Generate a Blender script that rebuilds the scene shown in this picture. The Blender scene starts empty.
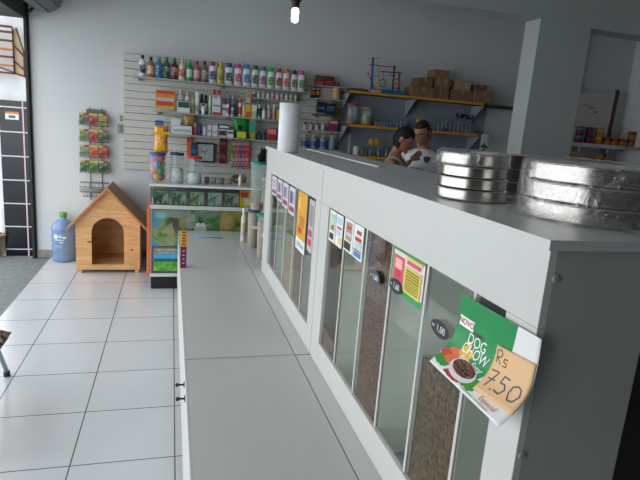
import bpy, bmesh, math, random
from mathutils import Vector, Matrix, noise
random.seed(7)
C = bpy.context.scene.collection
PI = math.pi
H = 1.55
# ------------------------------------------------------------------ camera
F_PX = 527.6
yaw, pit, rol = (math.radians(a) for a in (16.22, 12.126, 4.408))
fw = Vector((math.sin(yaw)*math.cos(pit), math.cos(yaw)*math.cos(pit), -math.sin(pit)))
r0 = Vector((math.cos(yaw), -math.sin(yaw), 0)); u0 = r0.cross(fw)
rt = r0*math.cos(rol)+u0*math.sin(rol); up = -r0*math.sin(rol)+u0*math.cos(rol)
cd = bpy.data.cameras.new('camera'); cam = bpy.data.objects.new('camera', cd); C.objects.link(cam)
m = Matrix((rt, up, -fw)).transposed().to_4x4(); m.translation = Vector((0, 0, H))
cam.matrix_world = m
cd.sensor_width = 36; cd.lens = F_PX/640*36; cd.clip_start = .02; cd.clip_end = 200
bpy.context.scene.camera = cam

def ray(px, py): return rt*((px-320)/F_PX)+up*(-(py-240)/F_PX)+fw
def at_y(px, py, y):            # point of the plane y seen at a pixel of the photograph
    d = ray(px, py); t = y/d.y; return Vector((d.x*t, y, H+d.z*t))
def at_z(px, py, z):
    d = ray(px, py); t = (z-H)/d.z; return Vector((d.x*t, d.y*t, z))

# ------------------------------------------------------------------ materials
def srgb(c):
    if isinstance(c, str):
        c = tuple(int(c[i:i+2], 16) for i in (0, 2, 4))
    c = [v/255 for v in c[:3]]
    return tuple(v/12.92 if v <= .04045 else ((v+.055)/1.055)**2.4 for v in c)+(1,)
MATS = {}
def mat(col, rough=.5, metal=0, nz=.06, scale=8, bump=0, trans=0, emit=None, alpha=1, coat=0, ior=1.45):
    key = (str(col), rough, metal, nz, scale, bump, trans, str(emit), alpha, coat)
    if key in MATS: return MATS[key]
    c = srgb(col)
    M = bpy.data.materials.new('surface'); M.use_nodes = True; MATS[key] = M
    nt = M.node_tree; b = nt.nodes['Principled BSDF']
    b.inputs['Roughness'].default_value = rough; b.inputs['Metallic'].default_value = metal
    b.inputs['IOR'].default_value = ior
    if coat: b.inputs['Coat Weight'].default_value = coat
    tc = nt.nodes.new('ShaderNodeTexCoord'); n = nt.nodes.new('ShaderNodeTexNoise')
    n.inputs['Scale'].default_value = scale; n.inputs['Detail'].default_value = 3
    nt.links.new(tc.outputs['Object'], n.inputs['Vector'])
    cr = nt.nodes.new('ShaderNodeValToRGB')
    cr.color_ramp.elements[0].position = .3; cr.color_ramp.elements[1].position = .7
    cr.color_ramp.elements[0].color = tuple(v*(1-nz) for v in c[:3])+(1,)
    cr.color_ramp.elements[1].color = tuple(min(1, v*(1+nz)) for v in c[:3])+(1,)
    nt.links.new(n.outputs['Fac'], cr.inputs['Fac']); nt.links.new(cr.outputs['Color'], b.inputs['Base Color'])
    if bump:
        bp = nt.nodes.new('ShaderNodeBump'); bp.inputs['Strength'].default_value = bump; bp.inputs['Distance'].default_value = .01
        nt.links.new(n.outputs['Fac'], bp.inputs['Height']); nt.links.new(bp.outputs['Normal'], b.inputs['Normal'])
    if trans: b.inputs['Transmission Weight'].default_value = trans
    if alpha < 1: b.inputs['Alpha'].default_value = alpha
    if emit: b.inputs['Emission Color'].default_value = srgb(col); b.inputs['Emission Strength'].default_value = emit
    return M
def glassmat(tint='f4fbf8', op=.04, rough=.03, fres=1.45, wrinkle=0, extra=0):
    key = ('glass', tint, op, rough, fres, wrinkle, extra)
    if key in MATS: return MATS[key]
    M = bpy.data.materials.new('clear_glass'); M.use_nodes = True; MATS[key] = M
    nt = M.node_tree; nt.nodes.clear(); N = nt.nodes.new; L = nt.links.new
    o = N('ShaderNodeOutputMaterial'); t = N('ShaderNodeBsdfTransparent'); t.inputs[0].default_value = srgb(tint)
    g = N('ShaderNodeBsdfGlossy'); g.inputs['Roughness'].default_value = rough; g.inputs[0].default_value = (1, 1, 1, 1)
    d = N('ShaderNodeBsdfDiffuse'); d.inputs[0].default_value = srgb(tint)
    lw_ = N('ShaderNodeLayerWeight'); lw_.inputs[0].default_value = .5
    pw_ = N('ShaderNodeMath'); pw_.operation = 'POWER'; pw_.inputs[1].default_value = 5; L(lw_.outputs['Facing'], pw_.inputs[0])
    f = N('ShaderNodeMath'); f.operation = 'MULTIPLY_ADD'; f.inputs[1].default_value = .9; f.inputs[2].default_value = ((fres-1)/(fres+1))**2; L(pw_.outputs[0], f.inputs[0])
    m1 = N('ShaderNodeMixShader'); m1.inputs[0].default_value = op
    L(t.outputs[0], m1.inputs[1]); L(d.outputs[0], m1.inputs[2])
    m2 = N('ShaderNodeMixShader')
    if extra:
        a = N('ShaderNodeMath'); a.operation = 'ADD'; a.inputs[1].default_value = extra; L(f.outputs[0], a.inputs[0]); L(a.outputs[0], m2.inputs[0])
    else: L(f.outputs[0], m2.inputs[0])
    L(m1.outputs[0], m2.inputs[1]); L(g.outputs[0], m2.inputs[2]); L(m2.outputs[0], o.inputs[0])
    if wrinkle:
        tc = N('ShaderNodeTexCoord'); n = N('ShaderNodeTexNoise'); n.inputs['Scale'].default_value = 22; n.inputs['Detail'].default_value = 4; n.inputs['Distortion'].default_value = 1.6
        L(tc.outputs['Object'], n.inputs['Vector']); b = N('ShaderNodeBump'); b.inputs['Strength'].default_value = wrinkle; b.inputs['Distance'].default_value = .02
        L(n.outputs['Fac'], b.inputs['Height']); L(b.outputs[0], g.inputs['Normal']); L(b.outputs[0], lw_.inputs['Normal'])
    return M
def ramp_mat(stops, scale=20, kind='noise', rough=.6, bump=0, stretch=(1, 1, 1), distortion=0, detail=3, interp='LINEAR', dist=.005):
    key = ('ramp', str(stops), scale, kind, rough, bump, stretch, distortion, interp)
    if key in MATS: return MATS[key]
    M = bpy.data.materials.new('surface'); M.use_nodes = True; MATS[key] = M
    nt = M.node_tree; b = nt.nodes['Principled BSDF']; b.inputs['Roughness'].default_value = rough
    N = nt.nodes.new; L = nt.links.new
    tc = N('ShaderNodeTexCoord'); mp = N('ShaderNodeMapping'); mp.inputs['Scale'].default_value = stretch
    L(tc.outputs['Object'], mp.inputs[0])
    if kind == 'noise':
        n = N('ShaderNodeTexNoise'); n.inputs['Detail'].default_value = detail; n.inputs['Distortion'].default_value = distortion; out = n.outputs['Fac']
    elif kind == 'voronoi':
        n = N('ShaderNodeTexVoronoi'); out = n.outputs['Color']
    elif kind == 'wave':
        n = N('ShaderNodeTexWave'); n.inputs['Distortion'].default_value = distortion; n.inputs['Detail'].default_value = detail; out = n.outputs['Fac']
    n.inputs['Scale'].default_value = scale; L(mp.outputs[0], n.inputs['Vector'])
    src = out
    if kind == 'voronoi':
        s = N('ShaderNodeSeparateColor'); L(out, s.inputs[0]); src = s.outputs[0]
    cr = N('ShaderNodeValToRGB'); cr.color_ramp.interpolation = interp; e = cr.color_ramp.elements
    while len(e) < len(stops): e.new(.5)
    for el, (p, c) in zip(e, stops): el.position = p; el.color = srgb(c)
    L(src, cr.inputs[0]); L(cr.outputs[0], b.inputs['Base Color'])
    if bump:
        bp = N('ShaderNodeBump'); bp.inputs['Strength'].default_value = bump; bp.inputs['Distance'].default_value = dist
        L(n.outputs['Distance'] if kind == 'voronoi' else out, bp.inputs['Height']); L(bp.outputs[0], b.inputs['Normal'])
    return M
def tile_mat(tile, grout, sx, sy, ox, oy, w, rough=.2, axes='xy'):
    M = bpy.data.materials.new('tiles'); M.use_nodes = True; nt = M.node_tree; b = nt.nodes['Principled BSDF']
    N = nt.nodes.new; L = nt.links.new
    tc = N('ShaderNodeTexCoord'); sp = N('ShaderNodeSeparateXYZ'); L(tc.outputs['Object'], sp.inputs[0])
    def edge(out, s, o):
        a = N('ShaderNodeMath'); a.operation = 'SUBTRACT'; a.inputs[1].default_value = o; L(out, a.inputs[0])
        d = N('ShaderNodeMath'); d.operation = 'PINGPONG'; d.inputs[1].default_value = s/2; L(a.outputs[0], d.inputs[0])
        l = N('ShaderNodeMath'); l.operation = 'LESS_THAN'; l.inputs[1].default_value = w/2; L(d.outputs[0], l.inputs[0]); return l
    e1 = edge(sp.outputs['XYZ'.index(axes[0].upper())], sx, ox); e2 = edge(sp.outputs['XYZ'.index(axes[1].upper())], sy, oy)
    mx = N('ShaderNodeMath'); mx.operation = 'MAXIMUM'; L(e1.outputs[0], mx.inputs[0]); L(e2.outputs[0], mx.inputs[1])
    n = N('ShaderNodeTexNoise'); n.inputs['Scale'].default_value = 3
    L(tc.outputs['Object'], n.inputs['Vector'])
    cr = N('ShaderNodeValToRGB'); c = srgb(tile)
    cr.color_ramp.elements[0].color = tuple(v*.93 for v in c[:3])+(1,); cr.color_ramp.elements[1].color = tuple(min(1, v*1.06) for v in c[:3])+(1,)
    L(n.outputs['Fac'], cr.inputs[0])
    mi = N('ShaderNodeMix'); mi.data_type = 'RGBA'; L(mx.outputs[0], mi.inputs[0]); L(cr.outputs[0], mi.inputs[6]); mi.inputs[7].default_value = srgb(grout)
    L(mi.outputs[2], b.inputs['Base Color']); b.inputs['Roughness'].default_value = rough
    return M

# ------------------------------------------------------------------ mesh builder
class MB:
    def __init__(s): s.v = []; s.f = []; s.m = []; s.sm = []
    def add(s, vs, fs, mi=0, smooth=False):
        o = len(s.v); s.v += [Vector(v) for v in vs]
        for f in fs: s.f.append([o+i for i in f]); s.m.append(mi); s.sm.append(smooth)
        return s
    def box(s, x0, x1, y0, y1, z0, z1, mi=0):
        if x0 > x1: x0, x1 = x1, x0
        if y0 > y1: y0, y1 = y1, y0
        if z0 > z1: z0, z1 = z1, z0
        vs = [(x, y, z) for z in (z0, z1) for y in (y0, y1) for x in (x0, x1)]
        return s.add(vs, [(0, 2, 3, 1), (4, 5, 7, 6), (0, 1, 5, 4), (2, 6, 7, 3), (0, 4, 6, 2), (1, 3, 7, 5)], mi)
    def obox(s, c, ax, ay, az, mi=0):           # centre and three half vectors
        c, ax, ay, az = map(Vector, (c, ax, ay, az))
        vs = [c+ax*i+ay*j+az*k for k in (-1, 1) for j in (-1, 1) for i in (-1, 1)]
        return s.add(vs, [(0, 2, 3, 1), (4, 5, 7, 6), (0, 1, 5, 4), (2, 6, 7, 3), (0, 4, 6, 2), (1, 3, 7, 5)], mi)
    def lathe(s, prof, c=(0, 0, 0), n=24, sx=1, sy=1, mi=0, smooth=True, caps=True):
        c = Vector(c); vs = []; fs = []
        for r, z in prof:
            for i in range(n):
                a = 2*PI*i/n; vs.append(c+Vector((r*sx*math.cos(a), r*sy*math.sin(a), z)))
        for k in range(len(prof)-1):
            for i in range(n):
                j = (i+1) % n; fs.append((k*n+i, k*n+j, (k+1)*n+j, (k+1)*n+i))
        s.add(vs, fs, mi, smooth)
        if caps:
            o = len(s.v)-len(vs)
            for base, rev in ((0, True), ((len(prof)-1)*n, False)):
                f = [o+base+i for i in range(n)]
                s.f.append(f[::-1] if rev else f); s.m.append(mi); s.sm.append(False)
        return s
    def tube(s, pts, r, n=8, mi=0, closed=False):
        pts = [Vector(p) for p in pts]; vs = []; fs = []; L = len(pts)
        for k, p in enumerate(pts):
            d = (pts[(k+1) % L]-pts[k-1]) if closed else (pts[min(k+1, L-1)]-pts[max(k-1, 0)])
            d.normalize(); a = d.cross(Vector((0, 0, 1)) if abs(d.z) < .9 else Vector((1, 0, 0))).normalized(); b = d.cross(a)
            rr = r[k] if isinstance(r, (list, tuple)) else r
            for i in range(n):
                t = 2*PI*i/n; vs.append(p+a*rr*math.cos(t)+b*rr*math.sin(t))
        for k in range(L if closed else L-1):
            for i in range(n):
                j = (i+1) % n; q = (k+1) % L; fs.append((k*n+i, k*n+j, q*n+j, q*n+i))
        if not closed: fs += [tuple(range(n))[::-1], tuple((L-1)*n+i for i in range(n))]
        return s.add(vs, fs, mi, True)
    def ball(s, c, rx, ry=None, rz=None, mi=0, n=16, m_=10, f=None):
        ry = ry or rx; rz = rz or rx; c = Vector(c); vs = [c+Vector((0, 0, -rz))]; fs = []
        for k in range(1, m_):
            ph = -PI/2+PI*k/m_
            for i in range(n):
                a = 2*PI*i/n; vs.append(c+Vector((rx*math.cos(ph)*math.cos(a), ry*math.cos(ph)*math.sin(a), rz*math.sin(ph))))
        vs.append(c+Vector((0, 0, rz))); top = len(vs)-1
        for i in range(n): fs.append((0, 1+(i+1) % n, 1+i)); fs.append((top, 1+(m_-2)*n+i, 1+(m_-2)*n+(i+1) % n))
        for k in range(m_-2):
            for i in range(n):
                j = (i+1) % n; fs.append((1+k*n+i, 1+k*n+j, 1+(k+1)*n+j, 1+(k+1)*n+i))
        if f: vs = [f(Vector(v)) for v in vs]
        return s.add(vs, fs, mi, True)
    def prism(s, poly, axis, a, b, mi=0):       # polygon in the other two axes, extruded along axis
        def P(u, v, w): return {'x': (w, u, v), 'y': (u, w, v), 'z': (u, v, w)}[axis]
        n = len(poly); vs = [P(u, v, a) for u, v in poly]+[P(u, v, b) for u, v in poly]
        fs = [tuple(range(n)), tuple(range(2*n-1, n-1, -1))]+[(i, i+n, (i+1) % n+n, (i+1) % n) for i in range(n)]
        return s.add(vs, fs, mi)
def link(name, mb, mats, parent=None, loc=None, world=False, bevel=0, fixn=True, sub=0):
    """one mesh object; world=True: coordinates are world ones, moved under the parent"""
    me = bpy.data.meshes.new(name)
    off = Vector((0, 0, 0))
    if loc is not None: off = Vector(loc)
    if world and parent is not None:
        p = parent
        while p: off = off+p.location; p = p.parent
        me.from_pydata([v-off for v in mb.v], [], mb.f)
    elif loc is not None and world:
        me.from_pydata([v-off for v in mb.v], [], mb.f)
    else: me.from_pydata(mb.v, [], mb.f)
    for i, p in enumerate(me.polygons): p.material_index = mb.m[i]; p.use_smooth = mb.sm[i]
    if fixn:
        bm = bmesh.new(); bm.from_mesh(me); bmesh.ops.recalc_face_normals(bm, faces=bm.faces); bm.to_mesh(me); bm.free()
    for x in (mats if isinstance(mats, (list, tuple)) else [mats]): me.materials.append(x)
    o = bpy.data.objects.new(name, me); C.objects.link(o)
    if parent: o.parent = parent
    if loc is not None: o.location = loc
    if bevel:
        b = o.modifiers.new('bevel', 'BEVEL'); b.width = bevel; b.segments = 2; b.limit_method = 'ANGLE'
    if sub:
        b = o.modifiers.new('sub', 'SUBSURF'); b.levels = sub; b.render_levels = sub
    return o
def tag(o, label, cat, group=None, kind=None):
    o['label'] = label; o['category'] = cat
    if group: o['group'] = group
    if kind: o['kind'] = kind
    return o
def thing(name, label, cat, loc=(0, 0, 0), group=None, rz=0):
    o = bpy.data.objects.new(name, None); C.objects.link(o); o.location = loc; o.rotation_euler = (0, 0, rz)
    o.empty_display_size = .05
    return tag(o, label, cat, group)
def struct(name, mb, m_, bevel=0):
    o = link(name, mb, m_, bevel=bevel); o['kind'] = 'structure'; return o
def text_mb(s, size, extr=.0004, align='CENTER', res=3, shear=0):
    cu = bpy.data.curves.new('t', 'FONT'); cu.body = s; cu.size = size; cu.extrude = extr; cu.align_x = align; cu.align_y = 'CENTER'
    cu.resolution_u = res; cu.shear = shear
    o = bpy.data.objects.new('t', cu); C.objects.link(o); dg = bpy.context.evaluated_depsgraph_get(); dg.update()
    me = bpy.data.meshes.new_from_object(o.evaluated_get(dg)); mb = MB()
    mb.add([v.co.copy() for v in me.vertices], [tuple(p.vertices) for p in me.polygons])
    bpy.data.objects.remove(o); bpy.data.curves.remove(cu); bpy.data.meshes.remove(me)
    return mb
def mapmb(mb, f): mb.v = [f(v) for v in mb.v]; return mb

# ------------------------------------------------------------------ colours
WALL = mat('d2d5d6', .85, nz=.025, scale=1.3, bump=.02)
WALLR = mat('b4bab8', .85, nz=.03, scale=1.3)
WHITE = mat('cacac7', .35, nz=.015)
LAM = mat('c3c4c2', .28, nz=.02, scale=3)
LAMTOP = mat('c2c4c2', .3, nz=.02, scale=3)
BLACK = mat('15161a', .4); DARK = mat('2a2622', .6)
STEEL = mat('b9b9b7', .25, 1, .05)
INNER = mat('e6e9e4', .5, nz=.02)
WOOD = ramp_mat([(.25, 'c39259'), (.5, 'd2a46e'), (.62, 'dbb280'), (.8, 'c99a64')], 3.2, 'noise', .55, stretch=(1, 3, 9), distortion=1.2)
WOODR = ramp_mat([(.3, 'a06f40'), (.6, 'b78450'), (.8, 'a97748')], 5, 'noise', .55, stretch=(6, 1, 6), distortion=.8)

# ------------------------------------------------------------------ the room
FLOOR = tile_mat('c3c6c9', '55584f', .449, .4535, .036, 2.262, .006, .22)
struct('floor', MB().box(-1.2, 7.5, -3, 5.9, -.1, 0), FLOOR)
struct('trim_1', MB().box(-1.75, -1.2, -3, 5.96, -.12, -.004), ramp_mat([(.3, '63696a'), (.7, '7a8080')], 30, rough=.8)).name = 'trim_1'
struct('wall_back', MB().box(-1.36, 7.5, 5.9, 6.05, -.1, 3.1), WALL)
struct('ceiling', MB().box(-1.36, 7.5, -3, 5.9, 3.0, 3.1), mat('ececec', .9))
struct('wall_front', MB().box(-1.36, 7.5, -3.15, -3, -.1, 3.1), mat('5a5654', .9))
struct('wall_right', MB().box(5.77, 5.92, -3, 6.05, -.1, 3.1), mat('e8eaea', .9))
lw = MB(); lw.box(-1.40, -1.34, -3, 5.9, 2.72, 3.0); lw.box(-1.40, -1.34, -3, -.6, 0, 2.72)  # near end is out of view, extended to hold daylight off the side panels
struct('wall_left', lw, mat('4b504d', .8))
pw = MB(); yA, yB = 4.0, 4.2
pw.box(-.94, 2.905, yA, yB, 2.553, 3.0); pw.box(2.905, 3.41, yA, yB, 0, 3.0); pw.box(3.41, 5.77, yA, yB, 2.535, 3.0)
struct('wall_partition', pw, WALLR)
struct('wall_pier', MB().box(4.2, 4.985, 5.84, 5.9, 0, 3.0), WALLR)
struct('baseboard_back', MB().box(-1.33, 4.2, 5.88, 5.9, 0, .08), mat('8d8a83', .5, nz=.2, scale=12))
# guide rail of the shutter at the back corner
g = MB(); g.box(-1.362, -1.338, 5.85, 5.9, 0, 2.72); g.box(-1.335, -1.325, 5.88, 5.9, 0, 2.72)
struct('trim_2', g, mat('1d2420', .5))
struct('trim_3', MB().box(-1.62, -1.34, -3, 5.85, 2.33, 2.72), mat('2f3834', .6))

# rolled-up shutter above the shop front
t = thing('roller_shutter', 'rolled-up dark slatted metal shutter above the shop entrance, top left corner', 'shutter', (-1.14, 5.75, 2.38))
sh = MB(); n = 10; cx, cz, R_ = -1.150, 2.545, .165
pts = []
for i in range(n):
    a0 = 2*PI*i/n; a1 = 2*PI*(i+.86)/n
    pts += [(cx+R_*math.cos(a0), cz+R_*math.sin(a0)), (cx+R_*math.cos(a1), cz+R_*math.sin(a1)), (cx+(R_-.012)*math.cos(a1+.03), cz+(R_-.012)*math.sin(a1+.03))]
sh.prism(pts, 'y', -2.9, 5.72)
link('slat_roll', sh, mat('5b6464', .45, .3), t, world=True)
link('end_bracket', MB().box(cx-.19, cx+.02, 5.73, 5.75, cz-.03, cz+.03).tube([(-1.33, 5.8, 2.36), (-1.24, 5.78, 2.44)], .012), mat('20241f', .5, .3), t, world=True)
link('axle', MB().tube([(cx, 5.71, cz), (cx, 5.9, cz)], .03), STEEL, t, world=True)

# outside, seen past the shop front
struct('trim_4', MB().box(-9, -1.75, -6, 14, -.2, -.12), mat('a9adb0', .9))
struct('wall_outside', MB().box(-1.70, -1.375, 6.1, 6.35, -.12, 3.6), mat('dfe2e4', .9))
t = thing('tiled_pillar', 'black tiled pillar with pale joints outside the entrance', 'pillar', (-1.54, 6.08, -.12))
link('tile_facing', MB().box(-1.655, -1.385, 6.04, 6.10, -.12, 1.57), tile_mat('10161f', 'c9ccca', 5, .243, -3, -.075, .012, .22, 'xz'), t, world=True)
link('corner_joint', MB().box(-1.446, -1.434, 6.03, 6.04, -.12, 1.57), mat('d6bcc0', .6), t, world=True)
link('price_sticker', MB().box(-1.60, -1.48, 6.034, 6.04, 1.385, 1.44).box(-1.60, -1.48, 6.033, 6.04, 1.44, 1.46, 1).box(-1.57, -1.51, 6.033, 6.034, 1.40, 1.425, 2), [mat('e9e9e6'), mat('e07b3a'), mat('555a60')], t, world=True)
t = thing('slatted_awning', 'cream slatted frame with orange battens high outside the entrance', 'awning', (-1.55, 5.99, 1.82))
rk = MB(); rc = MB()
for k, z in enumerate((1.83, 1.90, 1.98, 2.05, 2.13, 2.21, 2.26)):
    rk.box(-2.2, -1.50+.0*k, 5.99, 6.03, z-.009, z+.009, 1 if k in (1, 3) else 0)
rc.prism([(-1.50, 1.82), (-1.405, 1.80), (-1.41, 2.05), (-1.46, 2.26), (-1.50, 2.24)], 'y', 6.04, 6.06)
link('batten', rk, [mat('6a4038', .7), mat('c2793c', .7)], t, world=True)
link('gable_board', rc, mat('c9b294', .7), t, world=True)
bb = MB()
for (x0, z0, x1, z1) in ((-1.41, 1.80, -1.41, 2.05), (-1.41, 2.05, -1.47, 2.26), (-1.50, 2.10, -1.41, 2.0), (-1.50, 1.95, -1.41, 1.87), (-1.7, 1.90, -1.41, 1.81), (-1.50, 1.82, -1.50, 2.26)):
    bb.tube([(x0, 6.03, z0), (x1, 6.03, z1)], .007, 6)
link('brace', bb, mat('5a3a30', .7), t, world=True)
t = thing('wicker_basket', 'wicker basket outside at the far left by the tiled pillar', 'basket', (-1.80, 6.0, -.12))
link('basket_body', MB().lathe([(.10, 0), (.13, .12), (.15, .28), (.16, .32), (.145, .31), (.12, .05)], n=28), ramp_mat([(.4, '6b5a48'), (.6, 'a6927a')], 60, 'wave', .9, .5), t)
link('basket_rim', MB().tube([(.155*math.cos(a), .155*math.sin(a), .32) for a in [2*PI*i/24 for i in range(24)]], .012, closed=True), mat('6e5d4a', .9), t)

# ------------------------------------------------------------------ storage counters (low)
HT = .55; X0 = .066; XS = .542; XE = .606
def low_unit(name, label, y0, y1, latch=False, x0=X0):
    t = thing(name, label, 'counter', ((x0+XE)/2, (y0+y1)/2, 0), 'low white storage counters in a row')
    a = y0+.003; b = y1-.003
    body = MB(); body.box(x0+.012, .845, a, b, .07, HT-.02)
    link('body', body, WHITE, t, world=True, bevel=.002)
    link('plinth', MB().box(x0+.05, .83, a+.01, b-.01, 0, .07), mat('8b8d8c', .6), t, world=True)
    d = MB()
    h = (y1-y0)/2
    for k in range(2):
        d.box(x0, x0+.0115, a+k*h+.004, a+(k+1)*h-.008, .08, HT-.026)
    link('door', d, WHITE, t, world=True, bevel=.0015)
    lid = MB(); lid.box(x0-.001+.006, XS-.002, a+.005, b-.008, HT-.018, HT)
    lo = link('lid', lid, LAM, t, world=True, bevel=.0015)
    eb = MB(); eb.box(x0-.001, x0+.005, a, b, HT-.018, HT+.0005); eb.box(x0+.005, XS-.002, b-.008, b, HT-.018, HT+.001)
    link('edge_band', eb, WHITE, lo, world=True)
    link('back_ledge', MB().box(XS+.002, .845, a, b, HT-.018, HT), LAM, t, world=True, bevel=.0015)
    if latch:
        for (px, py) in ((177, 385), (177.5, 399)):
            p = at_z(px, py, .47)
            q = MB(); q.tube([(p.x, p.y, p.z), (x0+.002, p.y, p.z)], .004); q.ball((p.x, p.y, p.z), .008, .010, .008); q.box(x0-.004, x0, p.y-.012, p.y+.012, p.z-.008, p.z+.008)
            link('latch', q, BLACK, t, world=True)
    return t
low_unit('storage_counter', 'nearest low white counter with two black door latches', .72, 2.118, True)
low_unit('storage_counter', 'middle low white counter below the cabinet with the yellow poster', 2.122, 3.497)
low_unit('storage_counter', 'far low white counter that carries the clear food tubs', 3.50, 4.77)
pk = thing('leaflet_box', 'narrow yellow and maroon box standing at the end of the far low counter', 'box', (.092, 3.56, HT))
a, b = at_y(180.3, 269, 3.54), at_y(187, 232, 3.54)
link('box_body', MB().box(a.x, b.x, 3.54, 3.575, HT, b.z), mat('6e1c48', .5), pk, world=True)
sl = MB(); zt = HT+(b.z-HT)*.60
sl.box(a.x-.0008, b.x+.0008, 3.5385, 3.5765, zt, b.z+.001, 0)
for k in range(5): sl.box(a.x+.006, b.x-.006, 3.5375, 3.5385, zt+.012+k*.02, zt+.020+k*.02, 1)
for k in range(4): sl.box(a.x+.012, b.x-.012, 3.5385, 3.54, HT+.03+k*.028, HT+.037+k*.028, 2)
link('sleeve', sl, [mat('d9a02c'), mat('4a3a20'), mat('d9b8c8')], pk, world=True)
tag(link('blue_pen', MB().tube([(.19, 4.50, HT+.006), (.43, 4.46, HT+.006)], .006), mat('5f8fc4', .4)), 'thin blue stick lying on the far low counter', 'stick').name = 'blue_stick'

# ------------------------------------------------------------------ kibble cabinets (upper)
XF = .610; ZT = 1.397; ZB = HT
GL = glassmat('f3f6f3', .005, .02, 1.3)
def kibble_mat(a, b, c, s=80): return ramp_mat([(.1, a), (.45, b), (.75, c), (.95, b)], s, 'voronoi', .8, .7, dist=.010)
K_BR = kibble_mat('44261a', '6e4433', '875a48', 130); K_TAN = kibble_mat('9f8a6c', 'b8a384', 'c4b090', 130); K_RED = kibble_mat('5a3e34', '7c5a4c', '906c5c', 130); K_MIX = kibble_mat('38281c', '64482f', '80603c', 120)
def cabinet(label, y0, y1, w0, w1, divs, fills):
    t = thing('kibble_cabinet', label, 'cabinet', (.73, (y0+y1)/2, ZB), 'white glass-fronted kibble cabinets')
    wz0, wz1 = .655, 1.238
    XB = .845
    yo = y0-.012 if y0 < 1 else y0
    link('top_board', MB().box(XF-.012, XB+.01, yo, y1-.001, ZT-.018, ZT), [LAMTOP], t, world=True, bevel=.0012)
    link('top_edging', MB().box(XF-.0135, XF-.012, yo, y1-.001, ZT-.018, ZT), WHITE, t, world=True)
    link('header', MB().box(XF, XF+.016, y0, y1-.003, wz1, ZT-.0185), WHITE, t, world=True, bevel=.001)
    st = MB()
    st.box(XF, XF+.016, y0, w0, ZB+.001, wz1-.0005); st.box(XF, XF+.016, w1, y1-.003, ZB+.001, wz1-.0005)
    st.box(XF, XF+.016, w0, w1, ZB+.001, wz0)
    link('frame', st, WHITE, t, world=True, bevel=.001)
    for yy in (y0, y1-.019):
        link('side_panel', MB().box(XF+.0165, XB, yy, yy+.016, ZB+.001, ZT-.0185), mat('a9aaa6', .45, nz=.03), t, world=True)  # white board, its shade is put into the greyer colour
    link('back_panel', MB().box(XB-.02, XB-.006, y0+.02, y1-.02, ZB+.001, ZT-.02), INNER, t, world=True)
    link('glass_pane', MB().box(XF+.009, XF+.012, w0-.008+.009, w1-.001, wz0+.001, wz1-.001), GL, t, world=True)
    for y in divs:
        o = link('divider', MB().box(XF+.0165, XB-.021, y-.004, y+.004, ZB+.01, wz1+.05), mat('dcdfda', .4), t, world=True)
        link('front_strip', MB().box(XF+.0055, XF+.0085, y-.005, y+.005, wz0+.002, wz1-.002), WHITE, o, world=True)
    allw = [y0+.02]+sorted(divs)+[y1-.022]
    for (k, ztop, km, slope) in fills:
        a, b = allw[k]+.006, allw[k+1]-.006
        nx, ny = 10, 10; mb = MB(); g_ = []
        for i in range(nx+1):
            for j in range(ny+1):
                u = i/nx; v = j/ny
                z = ztop+slope*(u-.2)*-1+.012*noise.noise(Vector((u*4, v*4+k, ztop*7)))
                z = min(z, 1.36)
                g_.append(Vector((XF+.018+u*(XB-.024-XF-.018), a+(b-a)*v, z)))
        fs = [(i*(ny+1)+j, (i+1)*(ny+1)+j, (i+1)*(ny+1)+j+1, i*(ny+1)+j+1) for i in range(nx) for j in range(ny)]
        o = len(g_)
        low = [Vector((q.x, q.y, ZB+.012)) for q in g_]
        mb.add(g_+low, fs+[tuple(x+o for x in f[::-1]) for f in fs])
        ring = [i*(ny+1) for i in range(nx+1)]+[nx*(ny+1)+j for j in range(1, ny+1)]+[i*(ny+1)+ny for i in range(nx-1, -1, -1)]+[j for j in range(ny-1, 0, -1)]
        e = [(ring[q], ring[(q+1) % len(ring)]) for q in range(len(ring))]
        base = len(mb.v)-2*o
        for p_, q_ in e: mb.f.append([p_, q_, q_+o, p_+o]); mb.m.append(0); mb.sm.append(False)
        kb = link('kibble', mb, km[0], None, loc=((XF+XB)/2, (a+b)/2, ZB+.012), world=True)
        tag(kb, km[1], 'dog kibble', kind='stuff')
    return t
def link_caps(t, y0):
    for (px, py) in ((555.5, 279), (521.5, 455)):
        p = at_y(px, py, y0)
        mb = MB().lathe([(.0085, 0), (.008, .002), (.005, .004)], n=16)
        mapmb(mb, lambda v: Vector((v.x, -v.z, v.y)))
        mb.v = [v+Vector((p.x, y0, p.z)) for v in mb.v]
        link('screw_cap', mb, mat('9a9a96', .4), t, world=True)
c1 = cabinet('nearest white kibble cabinet with the green flyer hanging on its front', .72, 2.122, .81, 2.0, [.925, 1.14, 1.36, 1.575, 1.80],
        [(1, .985, (K_MIX, 'brown and ochre kibble behind the glass below the green flyer'), .06), (3, 1.30, (K_BR, 'dark brown kibble filling the tall bay left of the pink and yellow poster'), .03), (5, .70, (K_BR, 'low heap of brown kibble in the farthest bay of the near cabinet'), .1)])
link_caps(c1, .72)
c2 = cabinet('far white kibble cabinet with a yellow poster on its glass', 2.125, 3.50, 2.21, 3.31, [2.40, 2.62, 2.85, 3.08],
        [(1, 1.02, (K_RED, 'reddish brown kibble behind the glass under the yellow poster'), .05), (2, .95, (K_TAN, 'tan kibble in the bay beyond the yellow poster'), .05)])

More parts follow.
